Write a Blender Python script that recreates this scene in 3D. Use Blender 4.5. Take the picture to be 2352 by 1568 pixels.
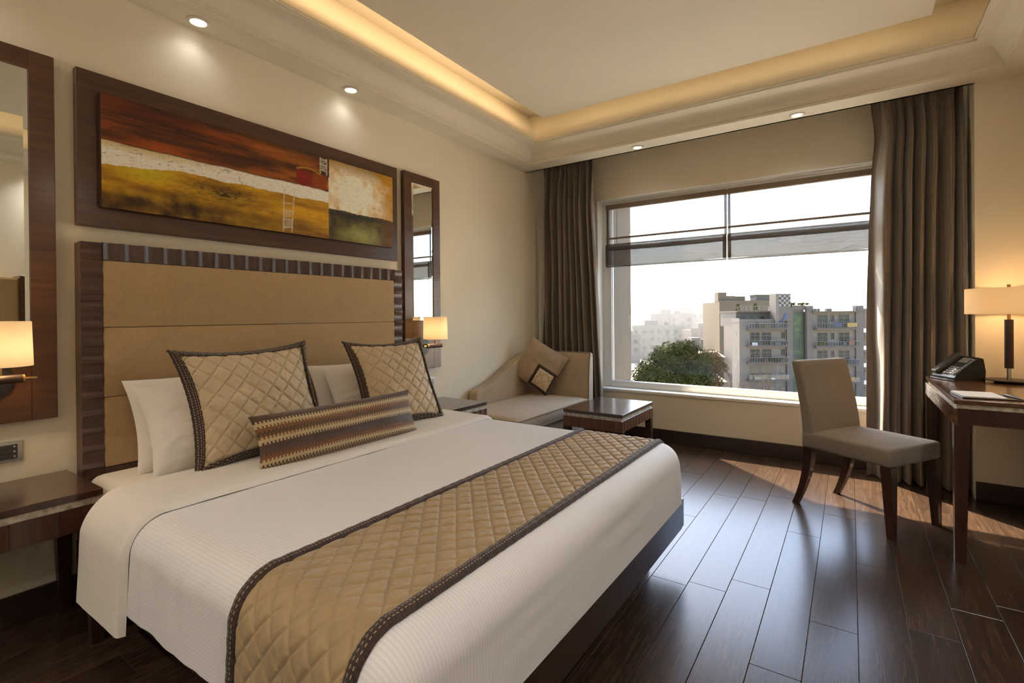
import bpy, bmesh, math, random
import numpy as np
from mathutils import Vector, Matrix, noise

random.seed(7)
rng = np.random.default_rng(7)
for o in list(bpy.data.objects):
    bpy.data.objects.remove(o, do_unlink=True)
SC = bpy.context.scene
COL = SC.collection
PI = math.pi

# ------------------------------------------------------------------ camera
YAW, PITCH, ROLL = math.radians(-34.2210), math.radians(-0.2429), math.radians(-0.4543)
FPX, CYPX = 1143.13, 728.976
CAM = Vector((2.6551, 0.0, 1.17))
_f = Vector((math.sin(YAW) * math.cos(PITCH), math.cos(YAW) * math.cos(PITCH), math.sin(PITCH)))
_r = Vector((math.cos(YAW), -math.sin(YAW), 0))
_u = _r.cross(_f)
_r2 = math.cos(ROLL) * _r + math.sin(ROLL) * _u
_u2 = -math.sin(ROLL) * _r + math.cos(ROLL) * _u
cd = bpy.data.cameras.new('camera')
cd.sensor_fit = 'HORIZONTAL'
cd.sensor_width = 36.0
cd.lens = FPX / 2352 * 36.0
cd.shift_y = (CYPX - 784) / 2352
cd.clip_start = 0.05
cd.clip_end = 2000
co = bpy.data.objects.new('camera', cd)
COL.objects.link(co)
co.matrix_world = Matrix(((_r2.x, _u2.x, -_f.x, CAM.x), (_r2.y, _u2.y, -_f.y, CAM.y), (_r2.z, _u2.z, -_f.z, CAM.z), (0, 0, 0, 1)))
SC.camera = co

# ------------------------------------------------------------------ sky, sun, exposure
SUN_EL = math.radians(48)
SUN_DIR = Vector((-0.72 * math.cos(SUN_EL), 0.694 * math.cos(SUN_EL), math.sin(SUN_EL))).normalized()
W = bpy.data.worlds.new('sky'); SC.world = W
W.use_nodes = True
wn = W.node_tree.nodes; wl = W.node_tree.links
wn.clear()
sky = wn.new('ShaderNodeTexSky'); sky.sky_type = 'NISHITA'
sky.sun_disc = False
sky.sun_elevation = SUN_EL
sky.sun_rotation = math.atan2(SUN_DIR.x, SUN_DIR.y)
sky.air_density = 1.0; sky.dust_density = 2.2; sky.ozone_density = 1.5
bgk = wn.new('ShaderNodeBackground'); bgk.inputs[1].default_value = 0.85
wo = wn.new('ShaderNodeOutputWorld')
wl.new(sky.outputs[0], bgk.inputs[0]); wl.new(bgk.outputs[0], wo.inputs[0])

sd = bpy.data.lights.new('sun', 'SUN'); sd.energy = 19.0; sd.angle = math.radians(0.8); sd.color = (1.0, 0.86, 0.68)
so = bpy.data.objects.new('sun', sd); COL.objects.link(so)
so.rotation_euler = SUN_DIR.to_track_quat('Z', 'Y').to_euler()
so.location = (-20, 30, 40)

vs = SC.view_settings
vs.view_transform = 'Standard'; vs.look = 'None'; vs.exposure = 0.62; vs.gamma = 1.0
vs.use_curve_mapping = False
FILL = 34.0      # beam power of the added fill downlights outside the frame
SC.cycles.max_bounces = 10; SC.cycles.diffuse_bounces = 5; SC.cycles.transparent_max_bounces = 16
SC.cycles.sample_clamp_indirect = 6.0
SC.cycles.caustics_reflective = False; SC.cycles.caustics_refractive = False

# ------------------------------------------------------------------ helpers
ORG = {}

def tag(o, label=None, cat=None, group=None, kind=None):
    if label: o['label'] = label
    if cat: o['category'] = cat
    if group: o['group'] = group
    if kind: o['kind'] = kind
    return o

def empty(name, loc, label=None, cat=None, group=None, rotz=0.0, local=False):
    o = bpy.data.objects.new(name, None); COL.objects.link(o)
    o.empty_display_size = 0.1
    o.location = loc; o.rotation_euler = (0, 0, rotz)
    ORG[o.name] = Vector((0, 0, 0)) if (local or rotz) else Vector(loc)
    return tag(o, label, cat, group)

def link(name, me, mat, parent=None):
    if mat is not None:
        me.materials.clear(); me.materials.append(mat)
    o = bpy.data.objects.new(name, me); COL.objects.link(o)
    if parent is not None:
        o.parent = parent; ORG[o.name] = ORG[parent.name]
    else:
        ORG[o.name] = Vector((0, 0, 0))
    return o

class MB:
    def __init__(s): s.v = []; s.f = []; s.uv = None
    def add(s, vs_, fs):
        n = len(s.v); s.v += [tuple(p) for p in vs_]; s.f += [tuple(i + n for i in f) for f in fs]; return s
    def box(s, x0, x1, y0, y1, z0, z1, b=0.0, seg=1):
        if b <= 0:
            return s.add([(x0, y0, z0), (x1, y0, z0), (x1, y1, z0), (x0, y1, z0), (x0, y0, z1), (x1, y0, z1), (x1, y1, z1), (x0, y1, z1)],
                         [(0, 3, 2, 1), (4, 5, 6, 7), (0, 1, 5, 4), (1, 2, 6, 5), (2, 3, 7, 6), (3, 0, 4, 7)])
        bm = bmesh.new(); bmesh.ops.create_cube(bm, size=1)
        for v in bm.verts:
            v.co = Vector(((x0 + x1) / 2 + v.co.x * (x1 - x0), (y0 + y1) / 2 + v.co.y * (y1 - y0), (z0 + z1) / 2 + v.co.z * (z1 - z0)))
        bmesh.ops.bevel(bm, geom=bm.edges[:], offset=b, segments=seg, profile=0.5, affect='EDGES')
        bm.verts.index_update()
        s.add([v.co[:] for v in bm.verts], [[v.index for v in f.verts] for f in bm.faces]); bm.free(); return s
    def taper(s, c0, h0, c1, h1):
        # four-sided tapered post between two rectangles (centre, half sizes)
        q = []
        for c, h in ((c0, h0), (c1, h1)):
            for sx, sy in ((-1, -1), (1, -1), (1, 1), (-1, 1)):
                q.append((c[0] + sx * h[0], c[1] + sy * h[1], c[2]))
        return s.add(q, [(0, 3, 2, 1), (4, 5, 6, 7), (0, 1, 5, 4), (1, 2, 6, 5), (2, 3, 7, 6), (3, 0, 4, 7)])
    def cyl(s, p0, p1, r0, r1=None, n=16, caps=True):
        r1 = r0 if r1 is None else r1
        p0 = Vector(p0); p1 = Vector(p1); d = (p1 - p0).normalized()
        a = d.orthogonal().normalized(); b = d.cross(a)
        vs_ = []
        for p, r in ((p0, r0), (p1, r1)):
            for i in range(n):
                t = 2 * PI * i / n; vs_.append(p + (a * math.cos(t) + b * math.sin(t)) * r)
        fs = [(i, (i + 1) % n, n + (i + 1) % n, n + i) for i in range(n)]
        if caps: fs += [tuple(range(n - 1, -1, -1)), tuple(range(n, 2 * n))]
        return s.add(vs_, fs)
    def tube(s, pts, r, n=8):
        pts = [Vector(p) for p in pts]; m = len(pts)
        rs = r if isinstance(r, (list, tuple)) else [r] * m
        vs_ = []; ref = None
        for i, p in enumerate(pts):
            d = (pts[min(i + 1, m - 1)] - pts[max(i - 1, 0)]).normalized()
            if ref is None: ref = d.orthogonal().normalized()
            a = (ref - d * ref.dot(d)).normalized(); ref = a; b = d.cross(a)
            for k in range(n):
                t = 2 * PI * k / n; vs_.append(p + (a * math.cos(t) + b * math.sin(t)) * rs[i])
        fs = [(i * n + k, i * n + (k + 1) % n, (i + 1) * n + (k + 1) % n, (i + 1) * n + k) for i in range(m - 1) for k in range(n)]
        fs += [tuple(range(n - 1, -1, -1)), tuple(range((m - 1) * n, m * n))]
        return s.add(vs_, fs)
    def lathe(s, prof, c=(0, 0, 0), n=32):
        vs_ = []; m = len(prof)
        for r, z in prof:
            for k in range(n):
                t = 2 * PI * k / n; vs_.append((c[0] + r * math.cos(t), c[1] + r * math.sin(t), c[2] + z))
        fs = [(i * n + k, i * n + (k + 1) % n, (i + 1) * n + (k + 1) % n, (i + 1) * n + k) for i in range(m - 1) for k in range(n)]
        return s.add(vs_, fs)
    def prism(s, poly, axis, a, b):
        # poly: 2-D points; axis 'x','y','z' is the extrusion axis
        def P(q, t):
            return {'x': (t, q[0], q[1]), 'y': (q[0], t, q[1]), 'z': (q[0], q[1], t)}[axis]
        n = len(poly)
        vs_ = [P(q, a) for q in poly] + [P(q, b) for q in poly]
        fs = [tuple(range(n)), tuple(range(2 * n - 1, n - 1, -1))] + [(i, n + i, n + (i + 1) % n, (i + 1) % n) for i in range(n)]
        return s.add(vs_, fs)
    def build(s, name, mat, parent=None, smooth=None, fix=True):
        off = ORG[parent.name] if parent is not None else Vector((0, 0, 0))
        me = bpy.data.meshes.new(name)
        me.from_pydata([(p[0] - off.x, p[1] - off.y, p[2] - off.z) for p in s.v], [], s.f)
        if fix:
            bm = bmesh.new(); bm.from_mesh(me); bmesh.ops.recalc_face_normals(bm, faces=bm.faces[:]); bm.to_mesh(me); bm.free()
        if smooth is not None:
            me.shade_smooth()
            me.set_sharp_from_angle(angle=math.radians(smooth))
        me.update()
        return link(name, me, mat, parent)

def gridmesh(name, P, mat, parent=None, UV=None, smooth=True, off=None, flip=False, cols=None):
    """P: array (nv, nu, 3). UV: array (nv, nu, 2)."""
    nv, nu, _ = P.shape
    if off is None: off = ORG[parent.name] if parent is not None else Vector((0, 0, 0))
    co_ = (P.reshape(-1, 3) - np.array(off[:])).astype(np.float32)
    i = np.arange(nv * nu).reshape(nv, nu)
    q = np.stack([i[:-1, :-1], i[:-1, 1:], i[1:, 1:], i[1:, :-1]], -1).reshape(-1, 4)
    if flip: q = q[:, ::-1]
    me = bpy.data.meshes.new(name)
    me.from_pydata(co_.tolist(), [], q.tolist())
    if UV is not None:
        l = me.uv_layers.new(name='UVMap')
        l.data.foreach_set('uv', UV.reshape(-1, 2)[q.reshape(-1)].astype(np.float32).reshape(-1))
    if cols is not None:
        a = me.color_attributes.new('paint', 'FLOAT_COLOR', 'POINT')
        c4 = np.concatenate([cols.reshape(-1, 3), np.ones((nv * nu, 1))], 1).astype(np.float32)
        a.data.foreach_set('color', c4.reshape(-1))
    if smooth: me.shade_smooth()
    me.update()
    return link(name, me, mat, parent)

def light(name, kind, loc, energy, color, parent=None, **kw):
    d = bpy.data.lights.new(name, kind); d.energy = energy; d.color = color
    for k, v in kw.items():
        if k not in ('rot', 'dir'): setattr(d, k, v)
    o = bpy.data.objects.new(name, d); COL.objects.link(o)
    if 'dir' in kw: o.rotation_euler = Vector(kw['dir']).to_track_quat('-Z', 'Y').to_euler()
    if parent is not None:
        o.parent = parent; o.location = Vector(loc) - ORG[parent.name]
    else: o.location = loc
    return o

# smooth 2-D value noise for numpy
def vnoise(x, y, seed=0):
    r = np.random.default_rng(seed); T = r.random((64, 64))
    xi = np.floor(x).astype(int); yi = np.floor(y).astype(int)
    fx = x - xi; fy = y - yi
    fx = fx * fx * (3 - 2 * fx); fy = fy * fy * (3 - 2 * fy)
    g = lambda a, b: T[a % 64, b % 64]
    return (g(xi, yi) * (1 - fx) + g(xi + 1, yi) * fx) * (1 - fy) + (g(xi, yi + 1) * (1 - fx) + g(xi + 1, yi + 1) * fx) * fy

def fbm(x, y, seed=0, o=4):
    s_ = 0; a = .5; t = 0
    for k in range(o):
        s_ = s_ + a * vnoise(x * 2 ** k, y * 2 ** k, seed + k); t += a; a *= .5
    return s_ / t

# ------------------------------------------------------------------ materials
def srgb(r, g, b):
    f = lambda c: ((c / 255) / 12.92 if c / 255 <= .04045 else ((c / 255 + .055) / 1.055) ** 2.4)
    return (f(r), f(g), f(b), 1.0)

class NM:
    """small node-material builder"""
    def __init__(s, name):
        s.m = bpy.data.materials.new(name); s.m.use_nodes = True
        s.t = s.m.node_tree; s.n = s.t.nodes; s.l = s.t.links
        s.bsdf = s.n.get('Principled BSDF'); s.out = s.n.get('Material Output')
    def new(s, t, **kw):
        n = s.n.new(t)
        for k, v in kw.items(): setattr(n, k, v)
        return n
    def set(s, **kw):
        for k, v in kw.items():
            key = {'base': 'Base Color', 'rough': 'Roughness', 'metal': 'Metallic', 'spec': 'Specular IOR Level', 'coat': 'Coat Weight',
                   'coatr': 'Coat Roughness', 'sheen': 'Sheen Weight', 'ior': 'IOR', 'trans': 'Transmission Weight', 'ecol': 'Emission Color',
                   'estr': 'Emission Strength', 'alpha': 'Alpha', 'coatior': 'Coat IOR'}[k]
            if hasattr(v, 'is_linked'): s.l.new(v, s.bsdf.inputs[key])
            else: s.bsdf.inputs[key].default_value = v
        return s
    def coord(s, kind='Object', scale=(1, 1, 1), rand=False):
        tc = s.new('ShaderNodeTexCoord'); mp = s.new('ShaderNodeMapping'); mp.inputs['Scale'].default_value = scale
        s.l.new(tc.outputs[kind], mp.inputs['Vector'])
        if rand:
            oi = s.new('ShaderNodeObjectInfo'); mu = s.new('ShaderNodeVectorMath', operation='MULTIPLY')
            cx = s.new('ShaderNodeCombineXYZ')
            for k in range(3): s.l.new(oi.outputs['Random'], cx.inputs[k])
            s.l.new(cx.outputs[0], mu.inputs[0]); mu.inputs[1].default_value = (37.0, 53.0, 71.0)
            s.l.new(mu.outputs[0], mp.inputs['Location'])
        return mp.outputs[0]
    def noise(s, vec, scale=5, detail=4, rough=.55, dist=0.0):
        n = s.new('ShaderNodeTexNoise'); n.inputs['Scale'].default_value = scale; n.inputs['Detail'].default_value = detail
        n.inputs['Roughness'].default_value = rough; n.inputs['Distortion'].default_value = dist
        if vec is not None: s.l.new(vec, n.inputs['Vector'])
        return n.outputs['Fac']
    def ramp(s, fac, stops, interp='LINEAR'):
        r = s.new('ShaderNodeValToRGB'); r.color_ramp.interpolation = interp
        e = r.color_ramp.elements
        while len(e) < len(stops): e.new(0.5)
        for el, (p, c) in zip(e, stops): el.position = p; el.color = c
        s.l.new(fac, r.inputs[0]); return r.outputs[0]
    def math(s, op, a, b=None, c=None):
        n = s.new('ShaderNodeMath', operation=op)
        for i, v in enumerate((a, b, c)):
            if v is None: continue
            if hasattr(v, 'is_linked'): s.l.new(v, n.inputs[i])
            else: n.inputs[i].default_value = v
        return n.outputs[0]
    def mix(s, fac, a, b):
        n = s.new('ShaderNodeMix', data_type='RGBA')
        for i, v in ((0, fac), (6, a), (7, b)):
            if hasattr(v, 'is_linked'): s.l.new(v, n.inputs[i])
            else: n.inputs[i].default_value = v
        return n.outputs[2]
    def bump(s, h, strength=.3, dist=.01):
        b = s.new('ShaderNodeBump'); b.inputs['Strength'].default_value = strength; b.inputs['Distance'].default_value = dist
        s.l.new(h, b.inputs['Height']); s.l.new(b.outputs[0], s.bsdf.inputs['Normal']); return s
    def uv(s):
        tc = s.new('ShaderNodeTexCoord'); sp = s.new('ShaderNodeSeparateXYZ'); s.l.new(tc.outputs['UV'], sp.inputs[0]); return sp.outputs[0], sp.outputs[1]

def m_plain(name, col, rough=.6, var=.06, scale=8, **kw):
    m = NM(name); n = m.noise(m.coord(), scale, 3)
    c = Vector(col[:3])
    m.set(base=m.ramp(n, [(.3, (*(c * (1 - var)), 1)), (.7, (*(c * (1 + var)), 1))]), rough=rough, **kw)
    return m.m

def m_paint(name, col, bump=.04):
    m = NM(name); v = m.coord()
    n = m.noise(v, 1.2, 3); c = Vector(col[:3])
    m.set(base=m.ramp(n, [(.3, (*(c * .97), 1)), (.7, (*(c * 1.03), 1))]), rough=.7, spec=.3)
    m.bump(m.noise(v, 260, 2), bump, .002); return m.m

def m_wood(name, dark, light_, axis='y', rough=.32, scale=9.0, coat=.25, rand=False, stretch=14, spec=.5):
    m = NM(name)
    sc = {'x': (1, stretch, stretch), 'y': (stretch, 1, stretch), 'z': (stretch, stretch, 1)}[axis]
    v = m.coord('Object', sc, rand)
    n = m.noise(v, scale / 4, 6, .62, 1.2)
    n2 = m.noise(v, scale * 2.2, 3, .6, .3)
    f = m.math('ADD', m.math('MULTIPLY', n, .72), m.math('MULTIPLY', n2, .28))
    m.set(base=m.ramp(f, [(.32, dark), (.68, light_)]), rough=m.math('ADD', m.math('MULTIPLY', n2, .12), rough - .06), coat=coat, coatr=.12, spec=spec)
    m.bump(n2, .12, .003)
    return m.m

def m_cloth(name, col, scale=420, var=.16, rough=.9, sheen=.25, bump=.25, uvm=False, slub=True):
    m = NM(name); tc = 'UV' if uvm else 'Object'
    a = m.noise(m.coord(tc, (1, 1, .12)), scale, 2); b = m.noise(m.coord(tc, (.12, .12, 1)), scale, 2)
    w = m.math('MULTIPLY', m.math('ADD', a, b), .5)
    big = m.noise(m.coord(tc), 6, 3)
    f = m.math('ADD', m.math('MULTIPLY', w, .75), m.math('MULTIPLY', big, .25))
    c = Vector(col[:3])
    m.set(base=m.ramp(f, [(.35, (*(c * (1 - var)), 1)), (.65, (*(c * (1 + var)), 1))]), rough=rough, sheen=sheen, spec=.2)
    m.bump(w, bump, .002); return m.m

def m_metal(name, col, rough=.3):
    m = NM(name); n = m.noise(m.coord(), 40, 2)
    m.set(base=col, metal=1.0, rough=m.math('ADD', m.math('MULTIPLY', n, .1), rough - .05)); return m.m

M = {}
M['wall'] = m_paint('wall_paint', srgb(239, 230, 211))
M['ceil'] = m_paint('ceiling_paint', srgb(232, 226, 212))
M['trim'] = m_paint('crown_paint', srgb(232, 225, 209), .02)
M['base'] = m_wood('baseboard_wood', srgb(40, 27, 21), srgb(58, 40, 32), 'x', .4)
M['winframe'] = m_plain('window_frame_white', srgb(232, 232, 228), .35, .02)
M['reveal'] = m_paint('reveal_white', srgb(246, 244, 238), .02)
M['wood_h'] = m_wood('veneer_horizontal', srgb(58, 34, 20), srgb(92, 58, 37), 'y', .34)
M['wood_v'] = m_wood('veneer_frame', srgb(62, 36, 21), srgb(100, 62, 38), 'y', .34, scale=7)
M['tile'] = m_wood('scallop_wood', srgb(62, 39, 29), srgb(84, 56, 43), 'z', .30, rand=True, coat=.2)
M['tilew'] = m_wood('apron_wood', srgb(84, 54, 38), srgb(118, 79, 56), 'z', .3, rand=True, coat=.4)
M['top'] = m_wood('table_top_wood', srgb(60, 36, 27), srgb(78, 50, 38), 'y', .2, coat=.6)
M['leg'] = m_wood('leg_wood', srgb(50, 30, 22), srgb(72, 45, 33), 'z', .3)
M['bedwood'] = m_wood('bed_wood', srgb(40, 27, 22), srgb(56, 39, 31), 'y', .3, coat=.4)
M['deskwood'] = m_wood('desk_wood', srgb(72, 45, 27), srgb(112, 74, 46), 'y', .22, coat=.6)
M['linen'] = m_cloth('headboard_linen', srgb(184, 157, 119), 300, .12)
M['sofa'] = m_cloth('chaise_fabric', srgb(178, 160, 136), 330, .16)
M['chair'] = m_cloth('chair_fabric', srgb(146, 135, 123), 330, .15)
M['piping'] = m_cloth('piping_fabric', srgb(150, 132, 108), 300, .1)
M['brass'] = m_metal('antique_brass', srgb(186, 150, 100), .32)
M['nickel'] = m_metal('brushed_nickel', srgb(200, 196, 188), .3)
M['leather'] = m_plain('dark_leather', srgb(54, 34, 24), .5, .15, 60)
M['black'] = m_plain('black_plastic', srgb(26, 25, 26), .38, .1, 30)
M['darkgrey'] = m_plain('dark_grey_plastic', srgb(62, 60, 60), .32, .08, 30)
M['grey'] = m_plain('grey_plastic', srgb(112, 112, 110), .4, .05, 30)
M['silver'] = m_plain('silver_plastic', srgb(168, 168, 164), .35, .05, 30)
M['white'] = m_plain('white_plastic', srgb(232, 230, 226), .4, .02)
M['paper'] = m_plain('paper', srgb(240, 240, 238), .8, .02)
M['keys'] = m_plain('key_caps', srgb(150, 150, 150), .5, .03)

def _stone():
    m = NM('pearl_inlay'); v = m.coord('Object')
    n = m.new('ShaderNodeTexVoronoi'); n.inputs['Scale'].default_value = 55; m.l.new(v, n.inputs['Vector'])
    n2 = m.noise(v, 30, 4)
    f = m.math('ADD', m.math('MULTIPLY', n.outputs['Distance'], .5), m.math('MULTIPLY', n2, .6))
    m.set(base=m.ramp(f, [(.25, srgb(140, 128, 108)), (.75, srgb(214, 204, 186))]), rough=.25, coat=.5); return m.m
M['stone'] = _stone()

def _mirror():
    m = NM('mirror_silver'); n = m.noise(m.coord(), 2, 2)
    m.set(base=m.ramp(n, [(.3, (.86, .88, .86, 1)), (.7, (.88, .9, .88, 1))]), metal=1.0, rough=.0); return m.m
M['mirror'] = _mirror()

def _glass(name, tint=(1, 1, 1, 1), refl=.9):
    m = NM(name); m.n.remove(m.bsdf)
    tr = m.new('ShaderNodeBsdfTransparent'); tr.inputs[0].default_value = tint
    gl = m.new('ShaderNodeBsdfGlossy'); gl.inputs['Roughness'].default_value = 0.0
    lw = m.new('ShaderNodeLayerWeight'); lw.inputs[0].default_value = .5      # Schlick reflectance of a thin pane
    fr = m.math('MULTIPLY_ADD', m.math('POWER', lw.outputs['Facing'], 5.0), .96, .04)
    mx = m.new('ShaderNodeMixShader'); m.l.new(m.math('MULTIPLY', fr, refl), mx.inputs[0])
    m.l.new(tr.outputs[0], mx.inputs[1]); m.l.new(gl.outputs[0], mx.inputs[2]); m.l.new(mx.outputs[0], m.out.inputs[0]); return m.m
M['glass'] = _glass('window_glass', (.97, .98, .97, 1))

def _shade(name, col, transl=.55):
    m = NM(name); m.n.remove(m.bsdf)
    n = m.noise(m.coord('Object', (1, 1, 1)), 300, 2)
    c = m.ramp(n, [(.3, (col[0] * .96, col[1] * .96, col[2] * .96, 1)), (.7, col)])
    d = m.new('ShaderNodeBsdfDiffuse'); t = m.new('ShaderNodeBsdfTranslucent'); mx = m.new('ShaderNodeMixShader')
    m.l.new(c, d.inputs[0]); m.l.new(c, t.inputs[0]); mx.inputs[0].default_value = transl
    m.l.new(d.outputs[0], mx.inputs[1]); m.l.new(t.outputs[0], mx.inputs[2]); m.l.new(mx.outputs[0], m.out.inputs[0]); return m.m
M['shade'] = _shade('lamp_shade_fabric', (.90, .84, .72, 1), .58)

def _emit(name, col, st):
    m = NM(name); n = m.noise(m.coord(), 5, 1)
    m.set(base=(.8, .8, .8, 1), ecol=m.ramp(n, [(.3, col), (.7, col)]), estr=st); return m.m
M['lens'] = _emit('downlight_lens', (1, .95, .86, 1), 3.2)

def _sheer(name, transp, col):
    m = NM(name); m.n.remove(m.bsdf)
    v = m.coord('Object', (1, 1, 22)); n = m.noise(v, 16, 4, .7)
    v2 = m.coord('Object', (6, 1, 160)); n2 = m.noise(v2, 12, 2, .6)
    f = m.math('ADD', m.math('MULTIPLY', n, .5), m.math('MULTIPLY', n2, .5))
    c = m.ramp(f, [(.3, (col[0] * .7, col[1] * .7, col[2] * .7, 1)), (.7, (min(1, col[0] * 1.25), min(1, col[1] * 1.25), min(1, col[2] * 1.25), 1))])
    d = m.new('ShaderNodeBsdfDiffuse'); t = m.new('ShaderNodeBsdfTranslucent'); mx = m.new('ShaderNodeMixShader'); mx.inputs[0].default_value = .38
    m.l.new(c, d.inputs[0]); m.l.new(c, t.inputs[0]); m.l.new(d.outputs[0], mx.inputs[1]); m.l.new(t.outputs[0], mx.inputs[2])
    tr = m.new('ShaderNodeBsdfTransparent'); mz = m.new('ShaderNodeMixShader')
    g = m.math('MULTIPLY_ADD', m.math('SUBTRACT', f, .5), .7, transp); g = m.math('MINIMUM', m.math('MAXIMUM', g, 0), 1)
    m.l.new(g, mz.inputs[0]); m.l.new(mx.outputs[0], mz.inputs[1]); m.l.new(tr.outputs[0], mz.inputs[2]); m.l.new(mz.outputs[0], m.out.inputs[0]); return m.m
M['sheer'] = _sheer('blind_sheer', .36, srgb(150, 142, 132))
M['sheerband'] = _sheer('blind_folded', .20, srgb(112, 103, 96))
M['blindhem'] = _sheer('blind_hem', .15, srgb(120, 108, 98))
M['blindrail'] = m_plain('blind_rail_fabric', srgb(128, 110, 94), .8, .08, 60)

def _curtain():
    m = NM('curtain_silk'); u, v = m.uv()
    # woven vertical stripes of three tones
    a = m.math('FRACT', m.math('MULTIPLY', u, 17.0))
    c = m.ramp(a, [(0, srgb(140, 124, 110)), (.30, srgb(116, 99, 86)), (.42, srgb(146, 134, 118)), (.62, srgb(122, 112, 96)), (.80, srgb(134, 117, 104)), (.9, srgb(110, 95, 84))], 'CONSTANT')
    n = m.noise(m.coord('UV', (900, 14, 1)), 1.0, 2); n2 = m.noise(m.coord('UV', (30, 500, 1)), 1.0, 3)
    f = m.math('ADD', m.math('MULTIPLY', n, .5), m.math('MULTIPLY', n2, .5))
    c2 = m.mix(m.math('MULTIPLY', f, .35), c, srgb(96, 80, 66))
    m.set(base=c2, rough=.5, sheen=.5, spec=.4); m.bump(n2, .1, .002)
    return m.m
M['curtain'] = _curtain()

def _duvet():
    m = NM('white_striped_sateen'); u, v = m.uv()
    s_ = m.math('SINE', m.math('MULTIPLY', v, 2 * PI / .0105))
    s_ = m.math('MULTIPLY_ADD', m.math('MAXIMUM', m.math('MINIMUM', m.math('MULTIPLY', s_, 3.0), 1), -1), .5, .5)
    n = m.noise(m.coord('Object'), 5, 3)
    w = m.mix(s_, srgb(236, 233, 234), srgb(243, 241, 243))
    m.set(base=w, rough=m.math('MULTIPLY_ADD', s_, -.10, .58), sheen=.15, spec=.35)
    m.bump(m.math('ADD', s_, m.math('MULTIPLY', n, 1.5)), .05, .0015); return m.m
M['duvet'] = _duvet()
M['cotton'] = m_cloth('white_cotton', srgb(236, 230, 222), 500, .03, .85, .1, .1)
M['cotton2'] = m_cloth('white_cotton_sheet', srgb(234, 226, 212), 500, .03, .85, .1, .1)

def _satin(name, col, rough=.42):
    m = NM(name); v = m.coord('Object'); n = m.noise(v, 9, 4); n2 = m.noise(v, 600, 2)
    c = Vector(col[:3])
    m.set(base=m.ramp(n, [(.3, (*(c * .92), 1)), (.7, (*(c * 1.08), 1))]), rough=rough, sheen=.35, spec=.45)
    m.bump(m.math('ADD', m.noise(v, 46, 4, .6, .6), m.math('MULTIPLY', n2, .15)), .20, .005); return m.m
M['quilt'] = _satin('quilted_beige_satin', srgb(206, 184, 150), .55)
M['goldquilt'] = _satin('quilted_gold_satin', srgb(168, 142, 102), .58)
M['patchcloth'] = _satin('taupe_satin', srgb(166, 144, 116), .5)

def _braid():
    # dark braid with three dashed cream stitch lines; uv.x runs along in metres, uv.y across 0..1
    m = NM('stitched_braid'); u, v = m.uv()
    dash = m.math('LESS_THAN', m.math('FRACT', m.math('MULTIPLY', u, 1 / .0115)), .5)
    tot = None
    for k, c in enumerate((.2, .45, .72)):
        d = m.math('LESS_THAN', m.math('ABSOLUTE', m.math('SUBTRACT', v, c)), .028)
        tot = d if tot is None else m.math('MAXIMUM', tot, d)
    f = m.math('MULTIPLY', dash, tot)
    n = m.noise(m.coord('UV', (120, 8, 1)), 1.0, 3)
    dk = m.ramp(n, [(.3, srgb(40, 26, 20)), (.7, srgb(72, 50, 38))])
    m.set(base=m.mix(f, dk, srgb(180, 160, 128)), rough=.75, sheen=.2)
    ridg = m.math('SINE', m.math('MULTIPLY', u, 2 * PI / .009))
    m.bump(m.math('ADD', m.math('MULTIPLY', ridg, .3), f), .4, .003); return m.m
M['braid'] = _braid()

def _kilim():
    m = NM('woven_tooth_stripe'); u, v = m.uv()
    sq = m.math('LESS_THAN', m.math('FRACT', m.math('MULTIPLY', u, 58.0)), .5)
    wob = m.math('MULTIPLY', m.math('SUBTRACT', m.noise(m.coord('UV', (3, 2, 1)), 1.5, 2), .5), .03)
    vv = m.math('ADD', m.math('ADD', v, m.math('MULTIPLY', m.math('SUBTRACT', sq, .5), .038)), wob)
    C = dict(b=srgb(78, 48, 30), d=srgb(52, 38, 36), o=srgb(128, 84, 36), c=srgb(206, 184, 138), r=srgb(122, 74, 40), p=srgb(74, 58, 56), l=srgb(160, 128, 78))
    seq = [(0, 'b'), (.04, 'l'), (.08, 'd'), (.12, 'c'), (.205, 'r'), (.29, 'b'), (.34, 'p'), (.39, 'd'), (.44, 'b'), (.49, 'c'), (.585, 'o'), (.64, 'd'), (.685, 'o'), (.735, 'r'), (.775, 'c'), (.865, 'd'), (.90, 'b')]
    c = m.ramp(vv, [(p, C[k]) for p, k in seq], 'CONSTANT')
    n = m.noise(m.coord('UV', (300, 60, 1)), 1.0, 2)
    m.set(base=m.mix(m.math('MULTIPLY', n, .4), c, srgb(110, 82, 52)), rough=.7, sheen=.3)
    m.bump(n, .3, .002); return m.m
M['kilim'] = _kilim()

def _plank():
    m = NM('dark_oak_plank')
    v = m.coord('Object', (16, .9, 16), True); n = m.noise(v, 3.2, 7, .65, 1.6); n2 = m.noise(v, 16, 3, .6)
    oi = m.new('ShaderNodeObjectInfo')
    f = m.math('ADD', m.math('MULTIPLY', n, .75), m.math('MULTIPLY', n2, .25))
    f = m.math('ADD', f, m.math('MULTIPLY', m.math('SUBTRACT', oi.outputs['Random'], .5), .12))
    m.set(base=m.ramp(f, [(.30, srgb(40, 29, 22)), (.5, srgb(62, 46, 35)), (.72, srgb(90, 67, 49))]), rough=m.math('MULTIPLY_ADD', n2, .04, .235), spec=.42, coat=.12, coatr=.2)
    m.bump(n2, .02, .001); return m.m
M['plank'] = _plank()
M['groove'] = m_plain('floor_groove', srgb(92, 72, 56), .7, .1, 30)

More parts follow.
